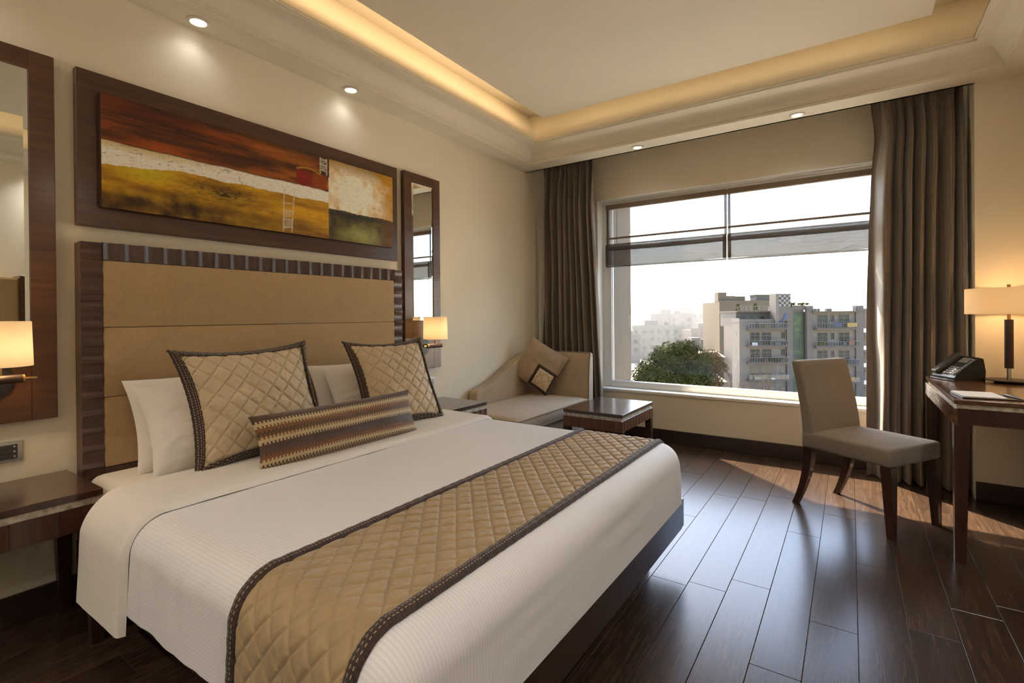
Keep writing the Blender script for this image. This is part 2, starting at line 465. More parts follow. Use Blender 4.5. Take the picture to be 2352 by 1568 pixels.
# ================================================================== ROOM SHELL
XR, YF, YP, YB = 3.60, -1.60, 4.174, 4.545          # right wall, wall behind camera, pier face, window wall
ZS, ZT = 2.582, 3.05                                # soffit, slab
WX0, WX1, WZ0, WZ1 = 0.583, 2.96, 0.454, 2.296      # window opening
TH = 0.30
def struct(name, mb, mat, parent=None, **kw):
    o = mb.build(name, mat, parent, **kw)
    if parent is None: o['kind'] = 'structure'
    return o

fl = struct('floor', MB().box(-.0, XR, YF, YB, -.06, -.006), M['groove'])
# planks run along y, 152 mm wide
PW = .152; X0P = 2.065 - 14 * PW
known = {0: 2.188, 1: None, 2: 2.35, 3: 1.815, 4: 2.195, 5: 2.819, 6: 2.342}
pm = {}
def plank_mesh(L, w):
    k = (round(L, 3), round(w, 3))
    if k not in pm:
        b = .0011; h = .010
        me = bpy.data.meshes.new('plank')
        x1 = w / 2 - .0006; y1 = L / 2 - .0006
        vv = []
        for (xx, yy, zz) in ((x1, y1, -h), (x1, y1, -b), (x1 - b, y1 - b, 0)):
            vv += [(-xx, -yy, zz), (xx, -yy, zz), (xx, yy, zz), (-xx, yy, zz)]
        fs = [(8, 9, 10, 11)]
        for r_ in (0, 4): fs += [(r_ + i, r_ + (i + 1) % 4, r_ + 4 + (i + 1) % 4, r_ + 4 + i) for i in range(4)]
        me.from_pydata(vv, [], fs); me.materials.append(M['plank']); pm[k] = me
    return pm[k]
i = 0
xx = X0P
while xx < XR - .005:
    x1 = min(xx + PW, XR); x0 = max(xx, 0.0)
    if x1 - x0 > .01:
        col_i = round((xx - 1.913) / PW)
        L = 1.22
        j = known.get(col_i) or (random.random() * L)
        y = j
        while y > YF: y -= L
        while y < YB:
            y0 = max(y, YF); y1 = min(y + L, YB)
            if y1 - y0 > .03:
                o = bpy.data.objects.new('plank', plank_mesh(y1 - y0, x1 - x0)); COL.objects.link(o)
                o.parent = fl; o.location = ((x0 + x1) / 2, (y0 + y1) / 2, 0)
            y += L
    xx += PW

struct('wall_left', MB().box(-TH, 0, YF - TH, YB + TH, -.06, ZT + .1), M['wall'])
struct('wall_right', MB().box(XR, XR + TH, YF - TH, YB + TH, -.06, ZT + .1), M['wall'])
struct('wall_front', MB().box(0, XR, YF - TH, YF, -.06, ZT + .1), M['wall'])
wb = MB()
wb.box(0, WX0, YB, YB + TH, -.06, ZT + .1).box(WX1, XR, YB, YB + TH, -.06, ZT + .1)
wb.box(WX0, WX1, YB, YB + TH, -.06, WZ0 - .03).box(WX0, WX1, YB, YB + TH, WZ1, ZT + .1)
wback = struct('wall_back', wb, M['wall'])
struct('wall_pier', MB().box(3.295, XR, YP, YB, 0, ZT), M['wall'])
# white plastered reveal lining
rv = MB(); RD = YB + .155
rv.box(WX0 - .001, WX0 + .012, YB - .002, RD, WZ0 - .03, WZ1).box(WX1 - .012, WX1 + .001, YB - .002, RD, WZ0 - .03, WZ1).box(WX0, WX1, YB - .002, RD, WZ1 - .012, WZ1 + .001)
struct('window_reveal', rv, M['reveal'], wback)
# baseboards
bb = .117
struct('baseboard_left', MB().box(0, .014, YF, YB, 0, bb, .003), M['base'])
struct('baseboard_back', MB().box(.014, 3.295, YB - .014, YB, 0, bb, .003), M['base'])
struct('baseboard_pier', MB().box(3.295, XR - .014, YP - .014, YP, 0, bb, .003), M['base'])
struct('baseboard_right', MB().box(XR - .014, XR, YF, YP - .014, 0, bb, .003), M['base'])
struct('baseboard_front', MB().box(.014, XR - .014, YF, YF + .014, 0, bb, .003), M['base'])

# window frame, glass and sill
wf = MB(); FY0, FY1 = YB + .115, YB + .175
wf.box(WX0 + .012, WX0 + .105, FY0, FY1, WZ0, WZ1 - .012, .006, 2)
wf.box(WX1 - .105, WX1 - .012, FY0, FY1, WZ0, WZ1 - .012, .006, 2)
wf.box(WX0 + .09, WX1 - .09, FY0, FY1, WZ0, WZ0 + .062, .006, 2)
wf.box(WX0 + .09, WX1 - .09, FY0, FY1, WZ1 - .075, WZ1 - .012, .006, 2)
win = struct('window_1', wf, M['winframe'], smooth=40)
gk = MB(); g0, g1, h0, h1 = WX0 + .100, WX1 - .100, WZ0 + .056, WZ1 - .07
for a in ((g0, g0 + .008, h0, h1), (g1 - .008, g1, h0, h1), (g0, g1, h0, h0 + .008), (g0, g1, h1 - .008, h1)):
    gk.box(a[0], a[1], FY0 + .018, FY0 + .03, a[2], a[3])
gk.build('gasket', M['black'], win)
MB().box(g0, g1, FY0 + .022, FY0 + .026, h0, h1).build('pane', M['glass'], win)
struct('window_sill', MB().box(WX0 + .012, WX1 - .012, YB - .012, FY0 + .01, WZ0 - .028, WZ0, .004, 2), M['reveal'], win, smooth=40)

# ceiling: slab, soffit ring, crown moulding, riser, floating panel
ceil = struct('ceiling', MB().box(0, XR, YF, YB, ZT, ZT + .1), M['ceil'])
LX0, LX1, LY0, LY1 = .19, 3.39, YF + .2, 3.965     # lower lip of the crown
sf = MB()
sf.box(0, LX0, YF, YP, ZS, ZS + .02).box(LX1, XR, YF, YP, ZS, ZS + .02).box(LX0, LX1, LY1, YP, ZS, ZS + .02).box(LX0, LX1, YF, LY0, ZS, ZS + .02)
sf.box(0, 3.295, YP - .02, YP, ZS, ZT)
sf.build('soffit', M['ceil'], ceil)
def ring(prof, name, mat, smooth=30):
    vs_ = []; fs = []
    for o_, z in prof: vs_ += [(LX0 + o_, LY0 + o_, z), (LX1 - o_, LY0 + o_, z), (LX1 - o_, LY1 - o_, z), (LX0 + o_, LY1 - o_, z)]
    for i_ in range(len(prof) - 1):
        for k in range(4): fs.append((4 * i_ + k, 4 * i_ + (k + 1) % 4, 4 * i_ + 4 + (k + 1) % 4, 4 * i_ + 4 + k))
    return MB().add(vs_, fs).build(name, mat, ceil, smooth=smooth, fix=False)
cp = [(-.004, ZS - .003), (.002, ZS - .003), (.002, ZS + .020), (.010, ZS + .020), (.010, ZS + .030)]
for t in range(0, 11):
    a = t / 10 * PI / 2
    cp.append((.014 + .112 * (1 - math.cos(a)) * .9 + .012 * t / 10, ZS + .032 + .088 * math.sin(a)))
cp += [(.136, ZS + .124), (.136, ZS + .134), (.148, ZS + .134), (.148, ZS + .150), (.120, ZS + .150)]
ring(cp, 'crown_moulding', M['trim'])
rp = [(.150, ZS + .149)]
for t in range(1, 9):
    a = t / 8
    rp.append((.142 - .20 * a ** 1.3, ZS + .150 + .318 * a))
ring(rp, 'cove_riser', M['trim'])
PZ = 2.84
tp = MB().box(.505, 3.04, LY0 + .33, 3.655, PZ, PZ + .03)
tp.build('tray_panel', M['ceil'], ceil)

# cove strip lights lie on top of the tray panel, hidden from below
cove_col = (1.0, .68, .36)
def cove(name, loc, sx, d_, e):
    light(name, 'AREA', loc, e, cove_col, shape='RECTANGLE', size=sx, size_y=.03, dir=d_)
cy = (LY0 + .33 + 3.655) / 2; cl = 3.655 - LY0 - .33
def cove_strip(p0, p1, e, d_):
    mid = (Vector(p0) + Vector(p1)) / 2; ln = (Vector(p1) - Vector(p0)).length
    dd = bpy.data.lights.new('cove_light', 'AREA'); dd.shape = 'RECTANGLE'; dd.size = ln; dd.size_y = .03; dd.energy = e; dd.color = cove_col
    oo = bpy.data.objects.new('cove_light', dd); COL.objects.link(oo)
    zax = -Vector(d_).normalized(); xax = (Vector(p1) - Vector(p0)).normalized(); yax = zax.cross(xax)
    oo.matrix_world = Matrix(((xax.x, yax.x, zax.x, mid.x), (xax.y, yax.y, zax.y, mid.y), (xax.z, yax.z, zax.z, mid.z), (0, 0, 0, 1)))
COVE = 8.0
zc = PZ + .055
cove_strip((.56, LY0 + .4, zc), (.56, 3.6, zc), COVE * .70, (-1, 0, .12))
cove_strip((2.99, LY0 + .4, zc), (2.99, 3.6, zc), COVE * .3, (1, 0, .12))
cove_strip((.6, 3.60, zc), (2.95, 3.60, zc), COVE * .13, (0, 1, .12))
cove_strip((.6, LY0 + .39, zc), (2.95, LY0 + .39, zc), COVE * .5, (0, -1, .12))

# ================================================================== HEADBOARD WALL
def scallop_mesh(name, w, h, depth, rec, mat, n=8):
    """tile with a concave face: x across, y out of the wall, z up; base at (0,0,0) corner"""
    vs_ = []; fs = []
    for k in range(n + 1):
        t = k / n; x = t * (w - .0012) + .0006
        y = depth - rec * (1 - (2 * t - 1) ** 2)
        vs_ += [(x, 0, 0), (x, y, 0), (x, y, h), (x, 0, h)]
    for k in range(n):
        a = 4 * k
        fs += [(a + 1, a + 2, a + 6, a + 5), (a + 2, a + 3, a + 7, a + 6), (a, a + 1, a + 5, a + 4)]
    fs += [(0, 3, 2, 1), (4 * n, 4 * n + 1, 4 * n + 2, 4 * n + 3)]
    me = bpy.data.meshes.new(name); me.from_pydata(vs_, [], fs)
    bm = bmesh.new(); bm.from_mesh(me); bmesh.ops.recalc_face_normals(bm, faces=bm.faces[:]); bm.to_mesh(me); bm.free()
    me.shade_smooth(); me.set_sharp_from_angle(angle=math.radians(30)); me.materials.append(mat)
    return me

def place(name, me, parent, mat4):
    o = bpy.data.objects.new(name, me); COL.objects.link(o); o.parent = parent; ORG[o.name] = ORG[parent.name]
    m4 = mat4.copy(); m4.translation = m4.translation - ORG[parent.name]
    o.matrix_local = m4; return o

def basis(o, ax, ay, az):
    o = Vector(o); ax = Vector(ax); ay = Vector(ay); az = Vector(az)
    return Matrix(((ax.x, ay.x, az.x, o.x), (ax.y, ay.y, az.y, o.y), (ax.z, ay.z, az.z, o.z), (0, 0, 0, 1)))

HY0, HY1, HZ1 = .686, 2.439, 1.486
hb = empty('headboard', (0.0, 1.5625, 0.0), 'upholstered headboard with scalloped dark wood border behind the bed', 'headboard')
MB().box(.001, .052, HY0, HY1, 0.02, HZ1 - .001, .002).build('backing', M['wood_h'], hb)
TW = .0731; TD = .072
ht = scallop_mesh('tile_top', TW, TW, .03, .013, M['tile'])
# top row: first corner tile plain in the columns, the rest across
n_top = 22
for k in range(n_top):
    place('scallop_tile', ht, hb, basis((.050, HY0 + TD + (k + 1) * TW, HZ1 - .070), (0, -1, 0), (1, 0, 0), (0, 0, 1)))
hv = scallop_mesh('tile_side', .0716, TD, .03, .010, M['tile'])
n_side = 15
for side in (0, 1):
    y0 = HY0 if side == 0 else HY1 - TD
    for k in range(n_side):
        z1 = HZ1 - k * .0716
        # local x runs upwards, local z along +y
        place('scallop_tile', hv, hb, basis((.050, y0, z1 - .0716), (0, 0, 1), (1, 0, 0), (0, 1, 0)))
MB().box(.050, .078, HY0 + TD, HY1 - TD, .46, .545, .003).build('bottom_rail', M['tile'], hb)
for (z0, z1) in ((1.134, 1.414), (.841, 1.132), (.547, .839)):
    MB().box(.050, .074, HY0 + TD + .002, HY1 - TD - .002, z0, z1, .0035, 3).build('linen_panel', M['linen'], hb, smooth=50)

# ---- painting
pt = empty('painting', (0.0, 1.562, 1.556), 'wide abstract painting in brown, ochre and white on a dark wood board', 'painting')
MB().box(.001, .035, .6875, 2.436, 1.556, 2.206, .002).build('backing_board', M['wood_h'], pt)
def painting_cols(nu, nv):
    u = np.linspace(0, 1, nu)[None, :].repeat(nv, 0); v = np.linspace(0, 1, nv)[:, None].repeat(nu, 1)   # v: 0 bottom, 1 top
    S = lambda r, g, b: np.array(srgb(r, g, b)[:3])
    n1 = fbm(u * 7, v * 14, 3, 5); n2 = fbm(u * 40, v * 10, 11, 4); n3 = fbm(u * 90, v * 70, 23, 3); st = fbm(u * 6, v * 60, 31, 4)
    def lerp(a, b, t): t = np.clip(t, 0, 1)[..., None]; return a * (1 - t) + b * t
    one = np.ones((nv, nu, 3))
    wob = lambda s_, a: (fbm(u * 16, v * 3, s_, 3) - .5) * a
    # upper left: brown / rust with dark strokes
    A = lerp(one * S(78, 38, 20), one * S(164, 78, 24), (n1 - .3) * 2.2)
    A = lerp(A, one * S(176, 116, 26), np.clip((u - .28) * 1.6, 0, .75) * np.clip((n1 - .42) * 5, 0, 1) * (v > .5))
    A = lerp(A, one * S(84, 26, 18), np.clip(1 - abs(v - (.93 - .18 * u)) / .09, 0, 1) * np.clip(1.2 - u * 2.6, 0, 1) * (st + .3))
    A = lerp(A, one * S(30, 20, 16), np.clip(1 - abs(v - (.80 + wob(5, .05))) / .10, 0, 1) * np.clip((st - .25) * 3, 0, .95) * np.clip(1.25 - abs(u - .22) * 2.2, 0, 1))
    A = lerp(A, one * S(38, 30, 24), np.clip((v - .86) * 5, 0, 1) * np.clip((u - .36) * 4, 0, 1) * np.clip((n1 - .35) * 4, 0, .9) * (u < .66))
    A = lerp(A, one * S(30, 18, 12), np.clip((v - .93) * 10, 0, .7))
    # lower left: ochre / olive
    B = lerp(one * S(138, 92, 20), one * S(216, 166, 30), (n1 - .25) * 2.0)
    B = lerp(B, one * S(206, 178, 40), np.clip(1 - np.hypot((u - .10) / .10, (v - .37) / .13), 0, 1) * 1.4)
    B = lerp(B, one * S(216, 160, 22), np.clip((u - .40) * 3, 0, 1) * np.clip((v - .05) * 6, 0, 1) * .75 * (n1 + .3))
    B = lerp(B, one * S(62, 40, 18), np.clip((.24 + wob(9, .2) - v) * 7, 0, 1) * np.clip(1.25 - u * 1.7, .12, 1) * (n2 + .4))
    B = lerp(B, one * S(58, 50, 24), np.clip(1 - np.hypot((u - .30) / .17, (v - .30) / .14), 0, 1) * (n3 * 1.5))
    # white band
    bt = .59 + wob(13, .03) - .0 * u; bb_ = .375 + wob(15, .05) + .07 * np.clip(u * 5, 0, 1)
    bt = np.where(u < .28, bt + .0, bt - .0)
    Wh = lerp(one * S(230, 221, 204), one * S(252, 248, 240), (n3 - .2) * 2.6)
    Wh = lerp(Wh, one * S(198, 166, 62), np.clip((v - bt + .09) * 10, 0, 1) * np.clip(1.0 - (u - .10) * 3.5, 0, .95))
    Wh = lerp(Wh, one * S(206, 150, 40), np.clip(1 - abs(v - (.44 - .17 * (u - .25))) / .012, 0, .8) * ((u > .22) & (u < .52)))
    Wh = lerp(Wh, one * S(120, 96, 60), np.clip((n3 - .70) * 8, 0, .45) * (u < .4))
    C_ = np.where((v > bt)[..., None], A, np.where((v > bb_)[..., None], Wh, B))
    # thin dark line on the top of the white band
    C_ = lerp(C_, one * S(48, 28, 18), np.clip(1 - abs(v - bt) / .010, 0, .85))
    # red box with yellow arc
    rb = (u > .553) & (u < .676) & (v > .595) & (v < .775 + wob(19, .03))
    R_ = lerp(one * S(110, 22, 12), one * S(160, 44, 20), n1 * 1.2 - .2)
    R_ = lerp(R_, one * S(150, 84, 20), np.clip((u - .61) * 30, 0, .45))
    C_ = np.where(rb[..., None], R_, C_)
    arc = np.clip(1 - abs(v - (.785 + .03 * np.cos((u - .60) * 38))) / .014, 0, 1) * ((u > .553) & (u < .655))
    C_ = lerp(C_, one * S(206, 150, 36), arc * .9)
    # right block
    R1 = lerp(one * S(206, 154, 34), one * S(252, 246, 226), np.clip(1.50 - np.hypot((u - .80) / .16, (v - .62 + .35 * (u - .8)) / .32) + (n2 - .5) * 1.3, 0, 1))
    R1 = lerp(R1, one * S(128, 92, 26), np.clip((v - .84) * 5, 0, .7) * (n2 + .3)); R1 = lerp(R1, one * S(190, 140, 28), np.clip((u - .9) * 8, 0, .75))
    R2 = lerp(one * S(58, 48, 32), one * S(112, 100, 44), (n2 - .3) * 2)
    R2 = lerp(R2, one * S(156, 156, 92), np.clip(1 - np.hypot((u - .84) / .13, (v - .10) / .17), 0, 1) * (n2 + .5)); R2 = lerp(R2, one * S(36, 34, 30), np.clip(1 - abs(v - .335) / .06, 0, .8))
    R2 = lerp(R2, one * S(104, 62, 34), np.clip((u - .90) * 9, 0, .7))
    ln = .385 + wob(27, .03) - .05 * (u - .7)
    Rr = np.where((v > ln)[..., None], R1, R2)
    C_ = np.where((u > .685)[..., None], Rr, C_)
    # dark tower strip with white ladder, top
    tw = (u > .648) & (u < .688) & (v > .775)
    C_ = np.where(tw[..., None], lerp(one * S(60, 40, 34), one * S(92, 66, 52), n2), C_)
    def stroke(x0, y0, x1, y1, wd, colr, al):
        nonlocal C_
        ax, ay = (u - x0) * 3.35, v - y0; bx, by = (x1 - x0) * 3.35, y1 - y0
        t = np.clip((ax * bx + ay * by) / (bx * bx + by * by), 0, 1); d = np.hypot(ax - t * bx, ay - t * by)
        C_ = lerp(C_, one * S(*colr), np.clip(1.4 - d / wd, 0, 1) * al * np.clip(n3 * 1.7, .35, 1))
    w_ = (222, 214, 196)
    for x in (.650, .677): stroke(x, .79, x, .985, .008, w_, .85)
    for y in (.84, .91, .975): stroke(.650, y, .677, y - .01, .008, w_, .85)
    for k in range(5): stroke(.653, .84 + .012 * k, .674, .86 + .012 * k, .006, w_, .5); stroke(.653, .91 + .01 * k, .674, .94 + .01 * k, .006, w_, .45)
    stroke(.503, .02, .508, .52, .008, w_, .8); stroke(.535, .02, .546, .53, .008, w_, .8)
    for y in (.06, .15, .25, .34): stroke(.503, y, .538, y + .012, .008, w_, .75)
    for k in range(6): stroke(.507, .05 + .014 * k, .534, .085 + .014 * k, .006, w_, .5); stroke(.507, .17 + .012 * k, .534, .20 + .012 * k, .006, w_, .45)
    C_ = C_ * 1.12
    C_ = lerp(C_, C_ * .72, np.clip((n3 - .55) * 4, 0, .6))
    return np.clip(C_, 0, 1)
NU, NV = 560, 170
pu = np.linspace(.760, 2.362, NU); pv = np.linspace(1.639, 2.118, NV)
Pp = np.zeros((NV, NU, 3)); Pp[..., 0] = .068 + .0008 * fbm(np.linspace(0, 60, NU)[None].repeat(NV, 0), np.linspace(0, 20, NV)[:, None].repeat(NU, 1), 5, 3)
Pp[..., 1] = pu[None]; Pp[..., 2] = pv[:, None]
cm = NM('oil_paint'); at = cm.new('ShaderNodeVertexColor', layer_name='paint')
cm.set(base=at.outputs[0], rough=.5, spec=.35); cm.bump(cm.noise(cm.coord('Object', (1, .4, 4)), 60, 4), .25, .002)
cv = MB().box(.035, .0675, .760, 2.362, 1.639, 2.118, .002).build('canvas', M['leather'], pt)
gridmesh('painted_surface', Pp, cm.m, cv, cols=painting_cols(NU, NV), smooth=True)

# ---- mirrors
def mirror(y0, label):
    r_ = empty('wall_mirror', (0, y0 + .1855, .779), label, 'mirror', 'pair of framed mirrors beside the headboard')
    y1 = y0 + .371; fy0, fy1 = y0 + .0745, y1 - .0755
    for (a, b, c, d) in ((y0, fy0, .779, 2.210), (fy1, y1, .779, 2.210), (fy0, fy1, .779, 1.138), (fy0, fy1, 2.138, 2.210)):
        MB().box(.001, .036, a, b, c, d, .0015).build('frame_board', M['wood_v'], r_)
    e = .016
    vs_ = [(.030, fy0, 1.138), (.030, fy1, 1.138), (.030, fy1, 2.138), (.030, fy0, 2.138),
           (.0325, fy0 + e, 1.138 + e), (.0325, fy1 - e, 1.138 + e), (.0325, fy1 - e, 2.138 - e), (.0325, fy0 + e, 2.138 - e),
           (.02, fy0, 1.138), (.02, fy1, 1.138), (.02, fy1, 2.138), (.02, fy0, 2.138)]
    fs = [(4, 5, 6, 7)] + [(k, (k + 1) % 4, 4 + (k + 1) % 4, 4 + k) for k in range(4)] + [(8 + k, 8 + (k + 1) % 4, (k + 1) % 4, k) for k in range(4)] + [(11, 10, 9, 8)]
    MB().add(vs_, fs).build('mirror_glass', M['mirror'], r_)
    return r_
mirror(.250, 'tall dark wood framed mirror left of the painting')
mirror(2.500, 'tall narrow dark wood framed mirror right of the painting')

# ---- sconces
LAMPC = (1.0, .62, .28)
def sconce(yc, label, e):
    r_ = empty('wall_sconce', (.036, yc, .955), label, 'wall lamp', 'pair of bedside sconces')
    X = .165
    MB().cyl((.036, yc, .945), (.048, yc, .945), .062, n=40).build('back_plate', M['black'], r_, smooth=40)
    MB().cyl((.048, yc, .955), (X, yc, .955), .008).build('stem', M['brass'], r_, smooth=40)
    MB().cyl((X, yc - .080, .955), (X, yc + .058, .955), .0155, n=24).build('arm', M['leather'], r_, smooth=40)
    MB().cyl((X, yc + .058, .955), (X, yc + .064, .955), .0150, n=24).cyl((X, yc + .064, .955), (X, yc + .098, .955), .0048).build('arm_tip', M['brass'], r_, smooth=40)
    MB().cyl((X, yc - .087, .955), (X, yc - .080, .955), .015, n=24).cyl((X, yc - .12, .955), (X, yc - .087, .955), .006).build('arm_tip', M['brass'], r_, smooth=40)
    MB().cyl((X, yc, .965), (X, yc, 1.06), .006).build('neck', M['brass'], r_, smooth=40)
    sh = MB().lathe([(.088, 1.003), (.084, 1.163), (.0825, 1.163), (.0865, 1.003), (.088, 1.003)], (X, yc, 0), 48).build('shade', M['shade'], r_, smooth=40)
    MB().lathe([(.012, 1.02), (.020, 1.05), (.024, 1.08), (.018, 1.105), (.004, 1.116)], (X, yc, 0), 20).build('bulb', _emit('sconce_bulb', (1, .7, .38, 1), 12.0), r_, smooth=60)
    light('sconce_light', 'POINT', (X, yc, 1.085), e, LAMPC, r_, shadow_soft_size=.03)
sconce(.435, 'lit drum shade sconce on the left mirror, cut by the photo edge', 4.2)
sconce(2.672, 'lit drum shade sconce on the right mirror near the chaise', 4.2)

# ---- switch plate and socket
s1 = empty('switch_plate', (0, .46, .666), 'grey three-rocker switch plate above the left nightstand', 'light switch')
MB().box(.0005, .010, .395, .524, .627, .705, .004, 2).build('plate', M['silver'], s1, smooth=40)
for k in range(3):
    z = .639 + k * .0185
    q = MB().box(.010, .0135, .425, .508, z, z + .0175, .0015).build('rocker', M['darkgrey'], s1)
    MB().box(.0135, .0140, .497, .501, z + .006, z + .012).build('indicator', M['white'], q)
s2 = empty('wall_socket', (0, 2.79, .66), 'white framed phone socket on the wall beside the quilted cushion', 'socket')
MB().box(.0005, .009, 2.750, 2.832, .620, .706, .004, 2).build('plate', M['white'], s2, smooth=40)
MB().box(.009, .011, 2.766, 2.816, .636, .690, .001).build('module', M['silver'], s2)
MB().box(.011, .0125, 2.784, 2.798, .650, .668).build('jack', M['black'], s2)

# ================================================================== TABLES
def scallop_row(parent, origin, along, out, length, n, h, mat, depth=.014, rec=.007):
    me = scallop_mesh('apron_tile', length / n, h, depth, rec, mat, 6)
    al = Vector(along); ou = Vector(out)
    for k in range(n):
        place('apron_tile', me, parent, basis(Vector(origin) + al * (length / n * k), al, ou, (0, 0, 1)))

def box_table(name, x0, x1, y0, y1, zt, label, cat, group, sides, top=.024, gap=.026, apr=.085, leg=.05, legmat='leg', n_per_m=19, topmat='top', tilemat='tilew'):
    r_ = empty(name, ((x0 + x1) / 2, (y0 + y1) / 2, 0), label, cat, group)
    MB().box(x0, x1, y0, y1, zt - top, zt, .002).build('table_top', M[topmat], r_)
    i_ = .010
    MB().box(x0 + i_, x1 - i_, y0 + i_, y1 - i_, zt - top - gap, zt - top).build('pearl_inlay_strip', M['stone'], r_)
    a1 = zt - top - gap; a0 = a1 - apr
    MB().box(x0 + .014, x1 - .014, y0 + .014, y1 - .014, a0 + .004, a1).build('apron_core', M[legmat], r_)
    L = leg
    inner = {'n': 0}
    if 'y0' in sides: scallop_row(r_, (x1, y0 + .014, a0), (-1, 0, 0), (0, -1, 0), x1 - x0, round((x1 - x0) * n_per_m), apr, M[tilemat])
    if 'x1' in sides: scallop_row(r_, (x1 - .014, y1, a0), (0, -1, 0), (1, 0, 0), y1 - y0, round((y1 - y0) * n_per_m), apr, M[tilemat])
    if 'x0' in sides: scallop_row(r_, (x0 + .014, y0, a0), (0, 1, 0), (-1, 0, 0), y1 - y0, round((y1 - y0) * n_per_m), apr, M[tilemat])
    for cx_ in (x0 + L / 2, x1 - L / 2):
        for cy_ in (y0 + L / 2, y1 - L / 2):
            sx = 1 if cx_ > (x0 + x1) / 2 else -1; sy = 1 if cy_ > (y0 + y1) / 2 else -1
            MB().taper((cx_ + sx * L * .12, cy_ + sy * L * .12, 0), (L * .34, L * .34), (cx_, cy_, a0 + .004), (L / 2, L / 2)).build('leg', M[legmat], r_)
    return r_
box_table('nightstand', .004, .405, .165, .656, .555, 'dark wood nightstand with pearl inlay strip left of the bed', 'nightstand', 'pair of nightstands', ('x1', 'y0'), tilemat='tile', n_per_m=9)
box_table('nightstand', .004, .440, 2.482, 2.918, .537, 'dark wood nightstand between the bed and the chaise', 'nightstand', 'pair of nightstands', ('x1', 'y0'), n_per_m=17)
box_table('coffee_table', .850, 1.322, 3.335, 3.985, .460, 'low square dark wood coffee table with fluted apron before the chaise', 'coffee table', None, ('x1', 'y0', 'x0'), n_per_m=17, apr=.078)

# ================================================================== BED
bed = empty('bed', (1.03, 1.555, 0), 'low dark wood platform bed with white mattress', 'bed')
MB().box(.10, 1.86, .80, 2.31, 0, .15).build('plinth', M['bedwood'], bed)
MB().box(.085, 1.985, .660, .700, .148, .284, .003).build('side_rail', M['bedwood'], bed)
MB().box(.085, 1.985, 2.410, 2.450, .148, .284, .003).build('side_rail', M['bedwood'], bed)
MB().box(1.945, 1.988, .700, 2.410, .148, .284, .003).build('foot_rail', M['bedwood'], bed)
MB().box(.085, 1.945, .700, 2.410, .150, .275).build('deck', M['bedwood'], bed)
MB().box(.085, 1.925, .690, 2.420, .275, .536, .05, 4).build('mattress', M['cotton2'], bed, smooth=60)

FX1, FY_0, FY_1, RB = 1.885, .690, 2.372, .10
def drape(px, py, Zt=.550, off=0.0, dmax=.30, flare=.0, r=RB):
    """soft sheet over the mattress: flat coordinates -> rounded edges and vertical drop"""
    dx = np.maximum(0, px - FX1); dy = np.maximum(0, py - FY_1) - np.maximum(0, FY_0 - py)
    d = np.hypot(dx, dy); dd = np.minimum(d, dmax + r * (PI / 2 - 1)); s_ = np.where(d > 1e-9, d, 1)
    nx, ny = dx / s_, dy / s_
    R_ = r + off
    th = np.minimum(dd / r, PI / 2)
    out = R_ * np.sin(th); drop = r * (1 - np.cos(th)) + np.maximum(0, dd - r * PI / 2)
    out = out + flare * np.clip(drop - r, 0, 1)
    lift = off * np.cos(th)
    X = np.minimum(px, FX1) + nx * out; Y = np.clip(py, FY_0, FY_1) + ny * out; Z = Zt - drop + lift
    return np.stack([X, Y, Z], -1)
def flatgrid(x0, x1, y0, y1, nx, ny):
    gx = np.linspace(x0, x1, nx)[None].repeat(ny, 0); gy = np.linspace(y0, y1, ny)[:, None].repeat(nx, 1); return gx, gy

EXT = .33
dv = empty('duvet', (1.2, 1.53, .55), 'white satin-striped duvet covering the bed', 'duvet')
gx, gy = flatgrid(.55, FX1 + EXT, FY_0 - EXT, FY_1 + EXT, 190, 260)
PD = drape(gx, gy, dmax=.275, flare=.05)
wr = fbm(gx * 3.0, gy * 3.0, 41, 4) - .5
onside = np.clip((.55 - PD[..., 2]) / .1, 0, 1)
PD[..., 2] += wr * .010 * (1 - onside)
sidew = (fbm(gx * 9, gy * 1.2, 47, 3) - .5) * .018 * onside
PD[..., 1] += np.where(gy < FY_0, -sidew, sidew * (gy > FY_1)); PD[..., 0] += sidew * .6 * (gx > FX1)
gridmesh('duvet_cover', PD, M['duvet'], dv, UV=np.stack([gx, gy], -1))
# turned-back top band
gx, gy = flatgrid(.49, .850, FY_0 - .40, FY_1 + .36, 48, 260)
edge = np.clip((.850 - gx) / .022, 0, 1); prof = np.sqrt(1 - (1 - edge) ** 2)
lump = (fbm(gx * 7, gy * 4, 53, 3) - .5)
PFo = drape(gx, gy, off=0.0, dmax=.335, flare=.05)
nrm_side = np.clip((.55 - PFo[..., 2]) / .1, 0, 1)
offv = .002 + .020 * prof + lump * .006
PFo[..., 2] += offv * (1 - nrm_side)
PFo[..., 1] += np.where(gy < 1.5, -1, 1) * offv * nrm_side * 1.1
fo = gridmesh('turned_back_fold', PFo, M['cotton'], dv, UV=np.stack([gx, gy], -1))

# ---- bed runner
rn = empty('bed_runner', (1.675, 1.53, .56), 'quilted gold bed runner with dark stitched border across the bed foot', 'bed runner')
def quilt_h(a, b, p):
    s1_ = (a + b) / p; s2_ = (a - b) / p
    d1 = abs(s1_ - np.round(s1_)); d2 = abs(s2_ - np.round(s2_)); d = np.minimum(d1, d2)
    return 1 - np.exp(-(d / .075) ** 1.1)
RX0, RX1 = 1.452, 1.898
RY0, RY1 = FY_0 - .37, FY_1 + .33
gx, gy = flatgrid(RX0 + .03, RX1 - .03, RY0, RY1, 150, 800)
q = quilt_h(gx * 1.0, gy * .86, .068)
wrk = fbm(gx * 60, gy * 25, 61, 4) - .5
ed_ = np.clip(np.minimum(gx - RX0 - .03, RX1 - .03 - gx) / .014, 0, 1)
offr = .004 + (.002 + .0075 * q + wrk * .006) * ed_
PR = drape(gx, gy, dmax=.30, flare=.05)
nz = np.clip((.55 - PR[..., 2]) / .1, 0, 1)
th = nz * PI / 2
